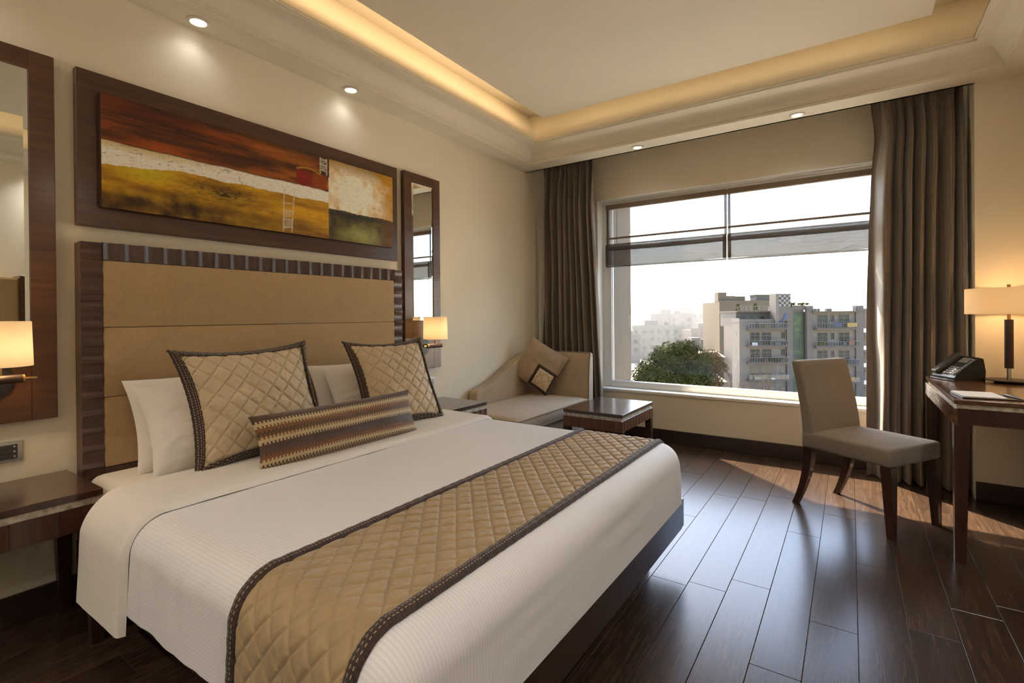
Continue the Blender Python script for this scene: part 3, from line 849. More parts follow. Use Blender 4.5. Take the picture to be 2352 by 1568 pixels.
def push(Pq, offq, gyq, nzq):
    Pq = Pq.copy(); a = nzq * PI / 2
    Pq[..., 2] += offq * np.cos(a); Pq[..., 1] += np.where(gyq < 1.5, -1, 1) * offq * np.sin(a)
    ex = np.clip((Pq[..., 0] * 0), 0, 1)
    return Pq
gridmesh('quilted_panel', push(PR, offr, gy, nz), M['goldquilt'], rn, UV=np.stack([gx, gy], -1))
for (a, b) in ((RX0, RX0 + .036), (RX1 - .036, RX1)):
    gx, gy = flatgrid(a, b, RY0, RY1, 9, 420)
    ac = (gx - a) / (b - a)
    offb = .004 + .013 * np.sqrt(np.clip(1 - (2 * ac - 1) ** 2, 0, 1)) + .0006 * np.sin(gy * 2 * PI / .045)
    PR = drape(gx, gy, dmax=.30, flare=.05); nz = np.clip((.55 - PR[..., 2]) / .1, 0, 1)
    gridmesh('braid_border', push(PR, offb, gy, nz), M['braid'], rn, UV=np.stack([gy, ac], -1))

# ================================================================== PILLOWS
def pillow_pts(u, v, w, h, t, pinch, side, sag=0.0):
    fx = 1 - pinch * (1 - v * v) ; fy = 1 - pinch * (1 - u * u)
    X = w / 2 * u * fx; Y = h / 2 * v * fy
    e = np.clip((1 - np.abs(u) ** 2.6), 0, 1) ** .55 * np.clip((1 - np.abs(v) ** 2.6), 0, 1) ** .55
    return X, Y, side * t / 2 * e

def pillow(name, label, cat, group, w, h, t, frame, mat, matpart=None, quilt=None, trim=0.0, seed=0, pinch=.07, wr=.008, n=(90, 70), flange=None):
    """frame: (base centre, right vector, up vector)"""
    base, right, up = [Vector(x) for x in frame]
    right.normalize(); up = (up - right * up.dot(right)).normalized(); nor = right.cross(up)
    r_ = bpy.data.objects.new(name, None); COL.objects.link(r_); r_.empty_display_size = .1
    r_.matrix_world = basis(base, right, up, nor); ORG[r_.name] = Vector((0, 0, 0)); tag(r_, label, cat, group)
    nu, nv = n
    for side, nm in ((1, 'front_face'), (-1, 'back_face')):
        u = np.linspace(-1, 1, nu)[None].repeat(nv, 0); v = np.linspace(-1, 1, nv)[:, None].repeat(nu, 1)
        X, Y, Z = pillow_pts(u, v, w, h, t, pinch, side)
        inn = np.clip((1 - np.maximum(abs(u), abs(v))) * 8, 0, 1)
        Z = Z + side * inn * ((fbm(u * 4 + seed, v * 4, 71 + seed, 4) - .5) * wr * 2)
        if quilt and side == 1:
            Z = Z + inn * (quilt_h(X, Y * quilt[1], quilt[0]) * .009 - .004 + (fbm(u * 22, v * 22, 75 + seed, 3) - .5) * .004)
        Pq = np.stack([X, Y + h / 2, Z], -1)
        gridmesh(nm, Pq, mat if not (matpart and side == -1) else matpart, r_, UV=np.stack([(u + 1) / 2, (v + 1) / 2], -1), flip=(side == -1))
    if trim > 0:
        # stitched border strips lying on the front edge
        for ed in range(4):
            m_ = 160; k_ = 7
            s_ = np.linspace(-1.02, 1.02, m_)[:, None].repeat(k_, 1); c_ = np.linspace(0, 1, k_)[None].repeat(m_, 0)
            inw = 1.025 - c_ * trim * (2 / (w if ed % 2 == 0 else h))
            if ed == 0: u, v = -inw, s_ * np.clip(inw, 0, 1.02)
            elif ed == 1: u, v = s_ * np.clip(inw, 0, 1.02), inw
            elif ed == 2: u, v = inw, s_ * np.clip(inw, 0, 1.02)
            else: u, v = s_ * np.clip(inw, 0, 1.02), -inw
            cu, cv_ = np.clip(u, -1, 1), np.clip(v, -1, 1)
            X, Y, Z = pillow_pts(cu, cv_, w, h, t, pinch, 1)
            X = X + (u - cu) * w / 2; Y = Y + (v - cv_) * h / 2
            Z = Z + .005 + .005 * np.sin(c_ * PI) + .0015 * np.sin(s_ * 60)
            Pq = np.stack([X, Y + h / 2, Z], -1)
            L = w if ed % 2 else h
            o_ = gridmesh('braid_border', Pq, M['braid'], r_, UV=np.stack([s_ * L / 2, 1 - c_], -1))
            sm = o_.modifiers.new('thickness', 'SOLIDIFY'); sm.thickness = .008; sm.offset = -1
    return r_

up1 = (-.46, 0, 1)
pillow('bed_pillow', 'white bed pillow leaning on the headboard at the far left', 'pillow', 'white bed pillows', .66, .40, .15, ((.27, 1.135, .538), (0, 1, .02), (-.34, 0, 1)), M['cotton'], seed=1)
pillow('bed_pillow', 'white bed pillow in front, just left of the left quilted cushion', 'pillow', 'white bed pillows', .66, .39, .15, ((.425, 1.130, .540), (-.03, 1, -.01), (-.50, 0, 1)), M['cotton'], seed=2)
pillow('bed_pillow', 'white bed pillow against the headboard showing as a sliver between the cushions', 'pillow', 'white bed pillows', .66, .38, .15, ((.27, 1.980, .538), (0, 1, 0), (-.34, 0, 1)), M['cotton'], seed=3)
pillow('bed_pillow', 'white bed pillow in front, between the two quilted cushions', 'pillow', 'white bed pillows', .66, .38, .15, ((.405, 2.005, .540), (0, 1, 0), (-.48, 0, 1)), M['cotton'], seed=4)
pillow('quilted_cushion', 'large quilted beige cushion with stitched border, left one on the bed', 'cushion', 'quilted bed cushions', .610, .520, .17, ((.530, 1.212, .552), (-.03, 1, .012), (-.40, .02, 1)), M['quilt'], quilt=(.078, .95), trim=.030, seed=5, n=(190, 160), pinch=.115)
pillow('quilted_cushion', 'large quilted beige cushion with stitched border, right one on the bed', 'cushion', 'quilted bed cushions', .525, .525, .17, ((.585, 1.985, .550), (.12, 1, .0), (-.46, .10, 1)), M['quilt'], quilt=(.078, .95), trim=.030, seed=6, n=(190, 160), pinch=.115)
pillow('lumbar_cushion', 'long brown and cream tooth-striped lumbar cushion on the bed', 'cushion', None, .85, .235, .13, ((.745, 1.475, .550), (.035, 1, .005), (-.34, .02, 1)), M['kilim'], seed=7, pinch=.055, n=(120, 40))

# ================================================================== CHAISE
ch = empty('chaise', (.38, 3.55, 0), 'grey-beige upholstered chaise longue in the corner by the window', 'chaise')
SY0, SY1 = 2.955, 4.155
MB().box(.075, .690, SY0, 4.06, .155, .325, .012, 2).build('base', M['sofa'], ch, smooth=50)
# seat cushion with a puffed top
nu, nv = 40, 60
u = np.linspace(-1, 1, nu)[None].repeat(nv, 0); v = np.linspace(-1, 1, nv)[:, None].repeat(nu, 1)
ex = np.clip(1 - abs(u) ** 7, 0, 1) ** .5; ey = np.clip(1 - abs(v) ** 9, 0, 1) ** .5
Zs = .412 + .028 * ex * ey + .004 * (fbm(u * 3, v * 4, 81, 3) - .5)
top = np.stack([.415 + .300 * u, 3.495 + .572 * v, Zs], -1)
sc_ = gridmesh('seat_cushion', top, M['sofa'], ch)
sk = MB()
pts = [(.115, SY0 - .032), (.715, SY0 - .032), (.715, 4.067), (.115, 4.067)]
MB().box(.115, .715, SY0 - .032, 4.067, .322, .4135, .014, 3).build('cushion_boxing', M['sofa'], sc_, smooth=50)
MB().tube([(.125, SY0 - .030, .413), (.705, SY0 - .030, .413), (.713, SY0 - .020, .413), (.713, 4.06, .413)], .0055, 8).build('piping', M['piping'], sc_, smooth=60)
MB().tube([(.125, SY0 - .030, .328), (.705, SY0 - .030, .328), (.713, SY0 - .020, .328), (.713, 4.06, .328)], .005, 8).build('piping', M['piping'], sc_, smooth=60)
# side arm along the wall: S-curved top falling towards the foot
def arm_top(y):
    t = min(1, max(0, (y - 3.22) / (4.10 - 3.22))); t2 = t * t * (3 - 2 * t)
    return .555 + (.818 - .555) * t2
ys = [3.225 + (4.15 - 3.225) * k / 30 for k in range(31)]
poly = [(3.235, .16), (3.218, .30), (3.212, .50), (3.222, .54)] + [(y, arm_top(y)) for y in ys[1:]] + [(4.15, .16)]
am = MB().prism(poly, 'x', .018, .118)
me_arm = am.build('side_arm', M['sofa'], ch)
bv = me_arm.modifiers.new('soft', 'BEVEL'); bv.width = .022; bv.segments = 3; bv.angle_limit = math.radians(50); bv.limit_method = 'ANGLE'
me_arm.data.shade_smooth()
# back rest, leaning slightly towards the window
nb = 24
bu = np.linspace(0, 1, nb)
prof = []
pb = [(4.060, .16), (4.066, .42), (4.074, .62), (4.092, .78), (4.112, .818), (4.140, .828), (4.168, .815), (4.172, .70), (4.165, .16)]
bk = MB().prism(pb, 'x', .045, .712)
bo = bk.build('back_rest', M['sofa'], ch); b2 = bo.modifiers.new('soft', 'BEVEL'); b2.width = .012; b2.segments = 2; b2.limit_method = 'ANGLE'; b2.angle_limit = math.radians(60)
bo.data.shade_smooth(); bo.data.set_sharp_from_angle(angle=math.radians(50))
MB().tube([(.712, 4.062, .17), (.713, 4.067, .42), (.713, 4.075, .62), (.713, 4.093, .78), (.713, 4.113, .819), (.700, 4.125, .826), (.06, 4.125, .828)], .005, 8).build('piping', M['piping'], bo, smooth=60)
for (a, b) in ((.64, 3.02), (.64, 4.08), (.12, 3.02), (.12, 4.08)):
    MB().taper((a, b, 0), (.016, .016), (a, b, .158), (.026, .026)).build('leg', M['leg'], ch)

sc2 = pillow('chaise_cushion', 'taupe cushion with a quilted square patch standing on its corner on the chaise', 'cushion', None, .41, .41, .13,
             ((.275, 3.905, .50), (.86, .40, -.44), (.30, .32, .86)), M['patchcloth'], seed=9, pinch=.06, n=(60, 60))
# re-seat the cushion: the local origin is the middle of its lower edge
RGT = Vector((.80, .30, -.52)).normalized(); NRM = Vector((.42, -.88, .25)); NRM = (NRM - RGT * NRM.dot(RGT)).normalized(); UPV = NRM.cross(RGT)
CC = Vector((.275, 3.945, .702))
sc2.matrix_world = basis(CC - UPV * .205, RGT, UPV, NRM)
def on_pillow(u0, u1, v0, v1, off, n_, w=.41, h=.41, t=.13, pinch=.06, quilt=None):
    u = np.linspace(u0, u1, n_)[None].repeat(n_, 0); v = np.linspace(v0, v1, n_)[:, None].repeat(n_, 1)
    X, Y, Z = pillow_pts(u, v, w, h, t, pinch, 1)
    hgt = off
    if quilt: hgt = off + .010 * quilt_h(X + .02, Y, quilt)
    e_ = np.minimum(np.minimum(u - u0, u1 - u), np.minimum(v - v0, v1 - v)) / (u1 - u0)
    return np.stack([X, Y + h / 2, Z + .001 + hgt * np.clip(e_ * 14, 0, 1)], -1), u, v
Pq, u, v = on_pillow(-.05, .99, -.99, .05, .006, 34)
gridmesh('patch_border', Pq, M['braid'], sc2, UV=np.stack([u * .2, (v + 1) * 0 + .95], -1))
Pq, u, v = on_pillow(.08, .90, -.90, -.08, .012, 50, quilt=.085)
gridmesh('quilted_patch', Pq, M['quilt'], sc2)

# ================================================================== CURTAINS
def curtain(name, label, xt, xb, seed, nf, bulge, y0=4.360, amp=.050):
    """xt/xb: (left, right) at top and at hem"""
    nu, nv = 420, 90
    u = np.linspace(0, 1, nu)[None].repeat(nv, 0); tz = np.linspace(0, 1, nv)[:, None].repeat(nu, 1)   # tz 0 top 1 bottom
    z = 2.690 - tz * 2.680
    ease = tz * tz * (3 - 2 * tz)
    xl = xt[0] + (xb[0] - xt[0]) * ease; xr = xt[1] + (xb[1] - xt[1]) * ease
    w = fbm(u * 5, tz * 1.6, seed, 3) - .5
    rr_ = np.random.default_rng(seed); knots = np.cumsum(.45 + 1.3 * rr_.random(nf + 1)); knots = (knots - knots[0]) / (knots[-1] - knots[0])
    g_ = np.interp(np.linspace(0, 1, nu), knots, np.linspace(0, 1, nf + 1)); g_ = np.convolve(np.pad(g_, 12, mode='edge'), np.ones(25) / 25, 'valid')[None].repeat(nv, 0)
    ph = 2 * PI * nf * (g_ + .05 * (fbm(u * 3 + 9, tz * 1.2, seed + 3, 2) - .5) * np.clip(tz * 3, 0, 1)) + 2.2 * w
    head = np.clip(1 - tz / .055, 0, 1)
    low = np.clip((tz - .03) / .15, 0, 1)
    a = amp * (.35 + .65 * low) * (.55 + 1.0 * vnoise(u * nf * .9, tz * .8, seed + 5))
    prof = np.sin(ph) + .28 * np.sin(2 * ph + 1.1 + 2 * w)
    pleat = .6 * np.sin(2 * PI * nf * 2.7 * u + 3 * w + seed)
    y = y0 + a * prof * (1 - .45 * head) + .012 * pleat * np.clip(1 - tz / .13, 0, 1)
    gather = np.exp(-((tz - .05) / .012) ** 2)
    y = y - .012 * (1 - np.exp(-((tz - .048) / .02) ** 2)) * 0 + gather * .012
    x = xl + u * (xr - xl) + .010 * np.cos(ph) * low + bulge * np.exp(-((tz - .10) / .07) ** 2) * (1 - u if bulge > 0 else u)
    x = x + .012 * (fbm(u * 2, tz * 5, seed + 7, 3) - .5)
    r_ = empty(name, (float(np.mean(x)), y0, 0), label, 'curtain', 'pair of window curtains')
    gridmesh('drape', np.stack([x, y, z], -1), M['curtain'], r_, UV=np.stack([u * (xb[1] - xb[0]) * 3.2, z], -1))
    return r_
curtain('curtain', 'taupe striped silk curtain hanging left of the window behind the chaise', (.085, .640), (.075, .735), 3, 9, -.0)
curtain('curtain', 'taupe striped silk curtain hanging right of the window behind the desk', (2.775, 3.270), (2.735, 3.275), 12, 7, .02, amp=.058)
tr = MB().box(.03, 3.28, 4.345, 4.375, 2.690, 2.715)
struct('trim_1', tr, M['white'])

# ================================================================== ROMAN BLINDS
def blind(x0, x1, label):
    r_ = empty('roman_blind', ((x0 + x1) / 2, 4.62, 2.2), label, 'blind', 'pair of sheer roman blinds')
    MB().box(x0, x1, 4.600, 4.640, 2.205, 2.248, .003).build('head_rail', M['blindrail'], r_)
    ny_ = 30; nx_ = 40
    u = np.linspace(0, 1, nx_)[None].repeat(ny_, 0); t = np.linspace(0, 1, ny_)[:, None].repeat(nx_, 1)
    X = x0 + .018 + u * (x1 - x0 - .036)
    gridmesh('sheer_panel', np.stack([X, 4.622 + .004 * np.sin(t * PI), 2.21 - t * .36], -1), M['sheer'], r_)
    for a in (x0, x1 - .022):
        MB().box(a, a + .022, 4.621, 4.624, 1.85, 2.21).build('side_hem', M['blindhem'], r_)
    MB().cyl((x0, 4.617, 1.919), (x1, 4.617, 1.919), .0095, n=12).build('rod', M['blindrail'], r_, smooth=40)
    # two pleats: the short upper one drops over the long lower one, a loop in cross-section
    def loop(z1, z0, dep, sagm):
        k_ = 26; s_ = np.linspace(0, 1, k_)[:, None].repeat(nx_, 1); uu = np.linspace(0, 1, nx_)[None].repeat(k_, 0)
        zz = np.where(s_ < .5, z1 - (z1 - z0 + sagm * np.sin(uu * PI)) * (s_ / .5), (z0 - sagm * np.sin(uu * PI)) + (z1 - z0 + sagm * np.sin(uu * PI)) * ((s_ - .5) / .5) * .96)
        yy = 4.612 - dep * np.sin(np.clip(s_, 0, 1) * PI)
        return np.stack([x0 + uu * (x1 - x0), yy, zz], -1)
    gridmesh('upper_pleat', loop(1.865, 1.795, .018, .006), M['sheerband'], r_)
    gridmesh('lower_pleat', loop(1.840, 1.645, .008, .004), M['sheerband'], r_)
    MB().box(x0, x1, 4.598, 4.606, 1.634, 1.650, .002).build('bottom_hem', M['blindhem'], r_)
    for a in ((x0, x0 + .030), (x1 - .030, x1)):
        MB().box(a[0], a[1], 4.594, 4.597, 1.65, 1.85).build('side_hem', M['blindhem'], r_)
    for xc in ((x0 + .115) if x0 < 1.2 else (x1 - .10),):
        MB().cyl((xc, 4.612, 2.21), (xc, 4.595, 1.66), .0022, n=6).build('pull_cord', M['blindrail'], r_)
blind(.655, 1.773, 'sheer grey roman blind on the left half of the window')
blind(1.780, 2.900, 'sheer grey roman blind on the right half of the window')

# ================================================================== DOWNLIGHTS
def downlight(x, y, label, e):
    r_ = empty('downlight', (x, y, ZS), label, 'ceiling light', 'recessed soffit downlights')
    MB().lathe([(.050, -.001), (.051, -.004), (.046, -.007), (.036, -.006), (.033, -.0005), (.050, -.0005)], (x, y, ZS), 36).build('trim_ring', M['trim'], r_, smooth=40)
    MB().lathe([(.0001, -.003), (.020, -.0035), (.033, -.002)], (x, y, ZS), 28).build('lens', M['lens'], r_, smooth=60)
    light('downlight_beam', 'SPOT', (x, y, ZS - .012), e, (1.0, .97, .93), r_, spot_size=math.radians(140), spot_blend=.9, shadow_soft_size=.03, dir=(0, 0, -1))
downlight(.088, 1.133, 'recessed downlight in the soffit above the left half of the painting', 0.8)
downlight(.088, 2.009, 'recessed downlight in the soffit above the right half of the painting', 0.8)
downlight(1.173, 4.085, 'recessed downlight in the soffit above the window, left one', 5)
downlight(2.346, 4.085, 'recessed downlight in the soffit above the window, right one', 5)

# unseen downlights added as fill to brighten the room
for k_, (x, y, lb) in enumerate([(3.495, 2.9, 'added fill downlight in the right soffit nearest the desk, outside the frame'), (3.495, 1.5, 'added fill downlight in the middle of the right soffit, outside the frame'), (3.495, .1, 'added fill downlight in the right soffit beside the camera, outside the frame'),
                                 (2.4, YF + .10, 'added fill downlight in the soffit behind the camera, right one'), (1.0, YF + .10, 'added fill downlight in the soffit behind the camera, left one'), (.088, .1, 'added fill downlight in the left soffit beyond the left mirror')]):
    downlight(x, y, lb, FILL * (.15, .8, 1.2, 1.5, 1.5, .35)[k_])

# ================================================================== DESK
DX0, DX1, DY0, DY1, DZ = 3.052, 3.585, 3.075, 4.150, .762
dk = box_table('desk', DX0, DX1, DY0, DY1, DZ, 'dark wood writing desk with pearl inlay and fluted side by the right wall', 'desk', None, ('x0',), top=.020, gap=.022, apr=.078, leg=.058, n_per_m=21, topmat='deskwood', tilemat='deskwood')

# ---- desk lamp
LX, LY = 3.405, 3.955
dl = empty('desk_lamp', (LX, LY, DZ), 'lit desk lamp with wide drum shade and dark leather post', 'lamp')
MB().lathe([(.0001, DZ), (.062, DZ), (.066, DZ + .004), (.066, DZ + .009), (.060, DZ + .010)], (LX, LY, 0), 36).build('foot', M['black'], dl, smooth=40)
MB().lathe([(.060, DZ + .009), (.104, DZ + .012), (.106, DZ + .016), (.100, DZ + .018), (.0001, DZ + .019)], (LX, LY, 0), 48).build('base_disc', M['black'], dl, smooth=40)
MB().cyl((LX, LY, DZ + .018), (LX, LY, .850), .010).build('lower_neck', M['nickel'], dl, smooth=40)
MB().cyl((LX, LY, .845), (LX, LY, 1.124), .0195, n=28).build('post', M['leather'], dl, smooth=40)
MB().cyl((LX, LY, 1.122), (LX, LY, 1.325), .0085).build('upper_neck', M['brass'], dl, smooth=40)
MB().lathe([(.190, 1.156), (.190, 1.303), (.188, 1.303), (.188, 1.156), (.190, 1.156)], (LX, LY, 0), 64).build('shade', M['shade'], dl, smooth=40)
sp = MB()
for k in range(3):
    a = k * 2 * PI / 3; sp.cyl((LX, LY, 1.295), (LX + .188 * math.cos(a), LY + .188 * math.sin(a), 1.295), .002, n=6)
sp.build('spider', M['brass'], dl)
light('desk_lamp_light', 'POINT', (LX, LY, 1.225), 4.2, (1.0, .56, .22), dl, shadow_soft_size=.04)
bl_ = MB().lathe([(.012, 1.165), (.022, 1.195), (.028, 1.225), (.020, 1.255), (.004, 1.268)], (LX, LY, 0), 20).build('bulb', _emit('desk_bulb', (1, .7, .38, 1), 10.0), dl, smooth=60)

# ---- telephone (local: x right, y back, z up)
ph = empty('telephone', (3.196, 4.020, DZ), 'black office telephone at the far end of the desk', 'telephone', rotz=math.radians(-64))
poly = [(-.085, .0), (.075, .0), (.078, .060), (.066, .130), (.052, .136), (-.080, .030), (-.088, .018)]
MB().prism(poly, 'x', -.092, .098).build('body', M['black'], ph)
# sloping face frame: direction along slope
fa = Vector((0, -.080, .030)); fb = Vector((0, .052, .136)); sl = (fb - fa).normalized(); fn = Vector((0, -sl.z, sl.y))
def face_box(x0, x1, s0, s1, h0, h1, mb=None):
    mb = mb or MB(); q = []
    for hh in (h0, h1):
        for x, s_ in ((x0, s0), (x1, s0), (x1, s1), (x0, s1)):
            p = fa + sl * s_ + fn * hh; q.append((x, p.y, p.z))
    return mb.add(q, [(0, 3, 2, 1), (4, 5, 6, 7), (0, 1, 5, 4), (1, 2, 6, 5), (2, 3, 7, 6), (3, 0, 4, 7)])
FL = (fb - fa).length
face_box(-.030, .096, .004, FL - .002, 0, .004).build('face_plate', M['black'], ph)
face_box(-.012, .058, FL - .058, FL - .016, .004, .006).build('display', M['grey'], ph)
for r0 in range(4):
    for c0 in range(3):
        face_box(-.010 + c0 * .024, .008 + c0 * .024, .098 - r0 * .0165 - .040, .098 - r0 * .0165 - .031, .004, .0085).build('key', M['keys'], ph)
for r0 in range(9):
    face_box(.070, .088, .014 + r0 * .0155, .021 + r0 * .0155, .004, .0075).build('key', M['keys'], ph)
hs = face_box(-.090, -.036, -.004, FL + .002, .006, .022)
face_box(-.088, -.038, -.004, .040, .000, .030, hs); face_box(-.088, -.038, FL - .042, FL + .002, .000, .030, hs)
ho = face_box(-.090, -.036, -.006, FL + .004, -.002, .028).build('handset', M['darkgrey'], ph)
bvv = ho.modifiers.new('soft', 'BEVEL'); bvv.width = .010; bvv.segments = 3
cpts = []
for k in range(260):
    t = k / 259; a = k * .9
    cpts.append((-.085 + .20 * t + .006 * math.cos(a), -.098 - .012 * math.sin(t * PI) + .006 * math.sin(a), .0075 + .004 * math.sin(a + .6)))
MB().tube(cpts, .0022, 5).build('coiled_cord', M['black'], ph, smooth=60)

# ---- writing folder and pen
nt = empty('writing_folder', (3.185, 3.245, DZ), 'dark leather writing folder with white notepaper on the desk', 'folder', rotz=math.radians(6))
MB().box(-.105, .120, -.100, .095, 0, .006, .002).build('folder', M['leather'], nt)
MB().box(-.100, .055, -.092, .105, .006, .0105).build('paper_pad', M['paper'], nt)
pn = empty('pen', (3.275, 3.225, DZ + .006), 'slim dark pen lying on the writing folder', 'pen', rotz=math.radians(20))
MB().cyl((0, -.06, .005), (0, .05, .005), .0045, n=12).build('barrel', M['black'], pn, smooth=40)
MB().cyl((0, -.07, .005), (0, -.06, .005), .0012, .0045, n=12).build('tip', M['nickel'], pn, smooth=40)
MB().box(-.001, .001, .0, .045, .0095, .011).build('clip', M['nickel'], pn)

# ================================================================== DESK CHAIR (local: +x forward, +y to the sitter's left)
dc = empty('desk_chair', (2.734, 3.520, 0), 'beige upholstered dining-style chair with dark legs pulled out from the desk', 'chair', rotz=math.radians(-32.6))
# seat: rounded box, slightly domed
st_ = MB().box(-.250, .250, -.225, .225, .365, .462, .018, 3)
so_ = st_.build('seat', M['chair'], dc, smooth=60)
nu = nv = 24
u = np.linspace(-1, 1, nu)[None].repeat(nv, 0); v = np.linspace(-1, 1, nv)[:, None].repeat(nu, 1)
gridmesh('seat_crown', np.stack([.012 + .222 * u, .210 * v, .4615 + .014 * np.clip(1 - u ** 4, 0, 1) * np.clip(1 - v ** 4, 0, 1)], -1), M['chair'], so_)
# back: curved slab leaning backwards
nz_ = 22; prof_f = []; prof_b = []
for k in range(nz_ + 1):
    t = k / nz_; z = .365 + t * (.872 - .365)
    xb_ = -.175 - .085 * max(0, (z - .46) / .41) ** 1.35
    prof_f.append((xb_, z)); prof_b.append((xb_ - .075 + .020 * t, z))
poly = prof_f + [(prof_f[-1][0] - .012, .880), (prof_b[-1][0] + .010, .880)] + prof_b[::-1]
bk = MB().prism(poly, 'y', -.222, .222).build('back', M['chair'], dc)
b3 = bk.modifiers.new('soft', 'BEVEL'); b3.width = .012; b3.segments = 3; b3.limit_method = 'ANGLE'; b3.angle_limit = math.radians(50)
bk.data.shade_smooth(); bk.data.set_sharp_from_angle(angle=math.radians(45))
for sy in (-1, 1):
    MB().taper((.238, sy * .200, 0), (.016, .016), (.222, sy * .196, .367), (.027, .027)).build('leg', M['leg'], dc)
    lg = MB(); pr = []
    for k in range(9):
        t = k / 8; z = .367 * (1 - t); xo = -.215 - .095 * t ** 1.9; h_ = .027 - .011 * t
        pr.append((xo, z, h_))
    vs_ = []; fs = []
    for xo, z, h_ in pr:
        for sx, s2_ in ((-1, -1), (1, -1), (1, 1), (-1, 1)): vs_.append((xo + sx * h_, sy * .190 + s2_ * h_ * .85, z))
    for k in range(8): fs += [(4 * k + i_, 4 * k + (i_ + 1) % 4, 4 * k + 4 + (i_ + 1) % 4, 4 * k + 4 + i_) for i_ in range(4)]
    fs += [(3, 2, 1, 0), (32, 33, 34, 35)]
    lg.add(vs_, fs).build('leg', M['leg'], dc, smooth=40)

# ---- cabinet on the right wall, seen in the left mirror
cb = empty('wall_cabinet', (3.5, .9, 0), 'beige cabinet with dark wood end panel reflected in the left mirror', 'cabinet')
MB().box(3.38, 3.598, .35, 1.17, .0, 1.53, .003).build('carcass', M['linen'], cb)
MB().box(3.36, 3.598, 1.17, 1.255, .0, 1.55, .003).build('end_panel', M['wood_v'], cb)
MB().box(3.372, 3.381, .36, .757, .10, 1.52, .003).build('door', M['linen'], cb)
MB().box(3.372, 3.381, .763, 1.16, .10, 1.52, .003).build('door', M['linen'], cb)

# ================================================================== OUTSIDE
# local frame of the view: X right, Y away from the window, rotated with the street blocks
OR = -YAW
R0 = Vector((math.cos(YAW), -math.sin(YAW), 0)); F0 = Vector((math.sin(YAW), math.cos(YAW), 0))
GZ = -16.0
def opos(X, Y, Z=0.0): return Vector((CAM.x, CAM.y, 0)) + R0 * X + F0 * Y + Vector((0, 0, Z))
def oempty(name, X, Y, label, cat, group=None):
    p = opos(X, Y, GZ); o = empty(name, p, label, cat, group, rotz=OR); return o

M['stucco'] = m_paint('white_stucco', srgb(85, 78, 72), .05)
M['stucco2'] = m_paint('grey_stucco', srgb(73, 67, 63), .05)
M['tan'] = m_paint('tan_stucco', srgb(81, 69, 54), .05)
M['cladding'] = m_paint('tan_cladding', srgb(88, 75, 60), .03)
M['slab'] = m_plain('concrete_slab', srgb(65, 57, 51), .8, .08, 1)
M['pane'] = m_plain('dark_window_pane', srgb(30, 30, 28), .15, .25, .7)
M['winf'] = m_plain('dark_window_frame', srgb(78, 70, 62), .5, .05)
M['rail'] = m_plain('grey_railing', srgb(93, 88, 85), .5, .05)
M['acunit'] = m_plain('air_conditioner_metal', srgb(170, 164, 156), .5, .05)
M['blue'] = m_plain('blue_tarpaulin', srgb(29, 45, 81), .6, .1)
M['yellow'] = m_plain('yellow_cloth', srgb(110, 89, 48), .8, .1)
M['navy'] = m_plain('navy_cloth', srgb(40, 42, 58), .8, .1)
M['clay'] = m_plain('clay_red', srgb(82, 50, 40), .8, .12, 1)
M['tin'] = m_plain('dusty_roof', srgb(150, 134, 110), .7, .2, .5)
M['ground'] = m_plain('dusty_ground', srgb(196, 186, 166), .9, .2, .05)
M['leaf'] = m_plain('leaf_green', srgb(45, 46, 20), .95, .45, 1.6, spec=.05)
M['leaf2'] = m_plain('leaf_brown_green', srgb(63, 51, 30), .95, .4, 1.2, spec=.05)
M['bark'] = m_plain('bark', srgb(84, 66, 52), .9, .2, 3)
M['farwall'] = [m_paint('far_wall_%s' % n, c, .0) for n, c in (('cream', srgb(82, 75, 65)), ('grey', srgb(64, 61, 59)), ('pink', srgb(80, 67, 60)))]
def _mural():
    m = NM('green_mural'); v = m.coord('Object', (1, 1, 1)); n = m.noise(v, .55, 4, .6, .8)
    m.set(base=m.ramp(n, [(.34, srgb(16, 26, 16)), (.48, srgb(28, 42, 20)), (.56, srgb(52, 68, 28)), (.66, srgb(26, 38, 24))]), rough=.6); return m.m
M['mural'] = _mural()
def _checker():
    m = NM('checker_tiles'); v = m.coord('Object', (1, 0, 1)); c = m.new('ShaderNodeTexChecker'); c.inputs['Scale'].default_value = 2.45
    c.inputs['Color1'].default_value = srgb(104, 97, 91); c.inputs['Color2'].default_value = srgb(16, 14, 15); m.l.new(v, c.inputs['Vector']); m.set(base=c.outputs[0], rough=.5); return m.m

# facade fin of this hotel, just outside the window
fin = empty('facade_fin', (.36, 5.12, 0), 'tan clad vertical facade fin just outside the window, left edge', 'facade fin')
for k in range(9):
    z0 = -8.0 + k * 1.62 + .35
    MB().box(.10, .620, 4.86, 5.37, z0, z0 + 1.612, .004).build('cladding_panel', M['cladding'], fin)
MB().box(.11, .612, 4.87, 5.36, -8.0, 6.0).build('core', M['slab'], fin)

a = [opos(-400, 8, GZ), opos(500, 8, GZ), opos(700, 900, GZ), opos(-600, 900, GZ)]
go = MB().add([p[:] for p in a] + [(p.x, p.y, p.z - .5) for p in a], [(0, 1, 2, 3), (7, 6, 5, 4), (0, 4, 5, 1), (1, 5, 6, 2), (2, 6, 7, 3), (3, 7, 4, 0)]).build('ground', M['ground'])
go['kind'] = 'structure'

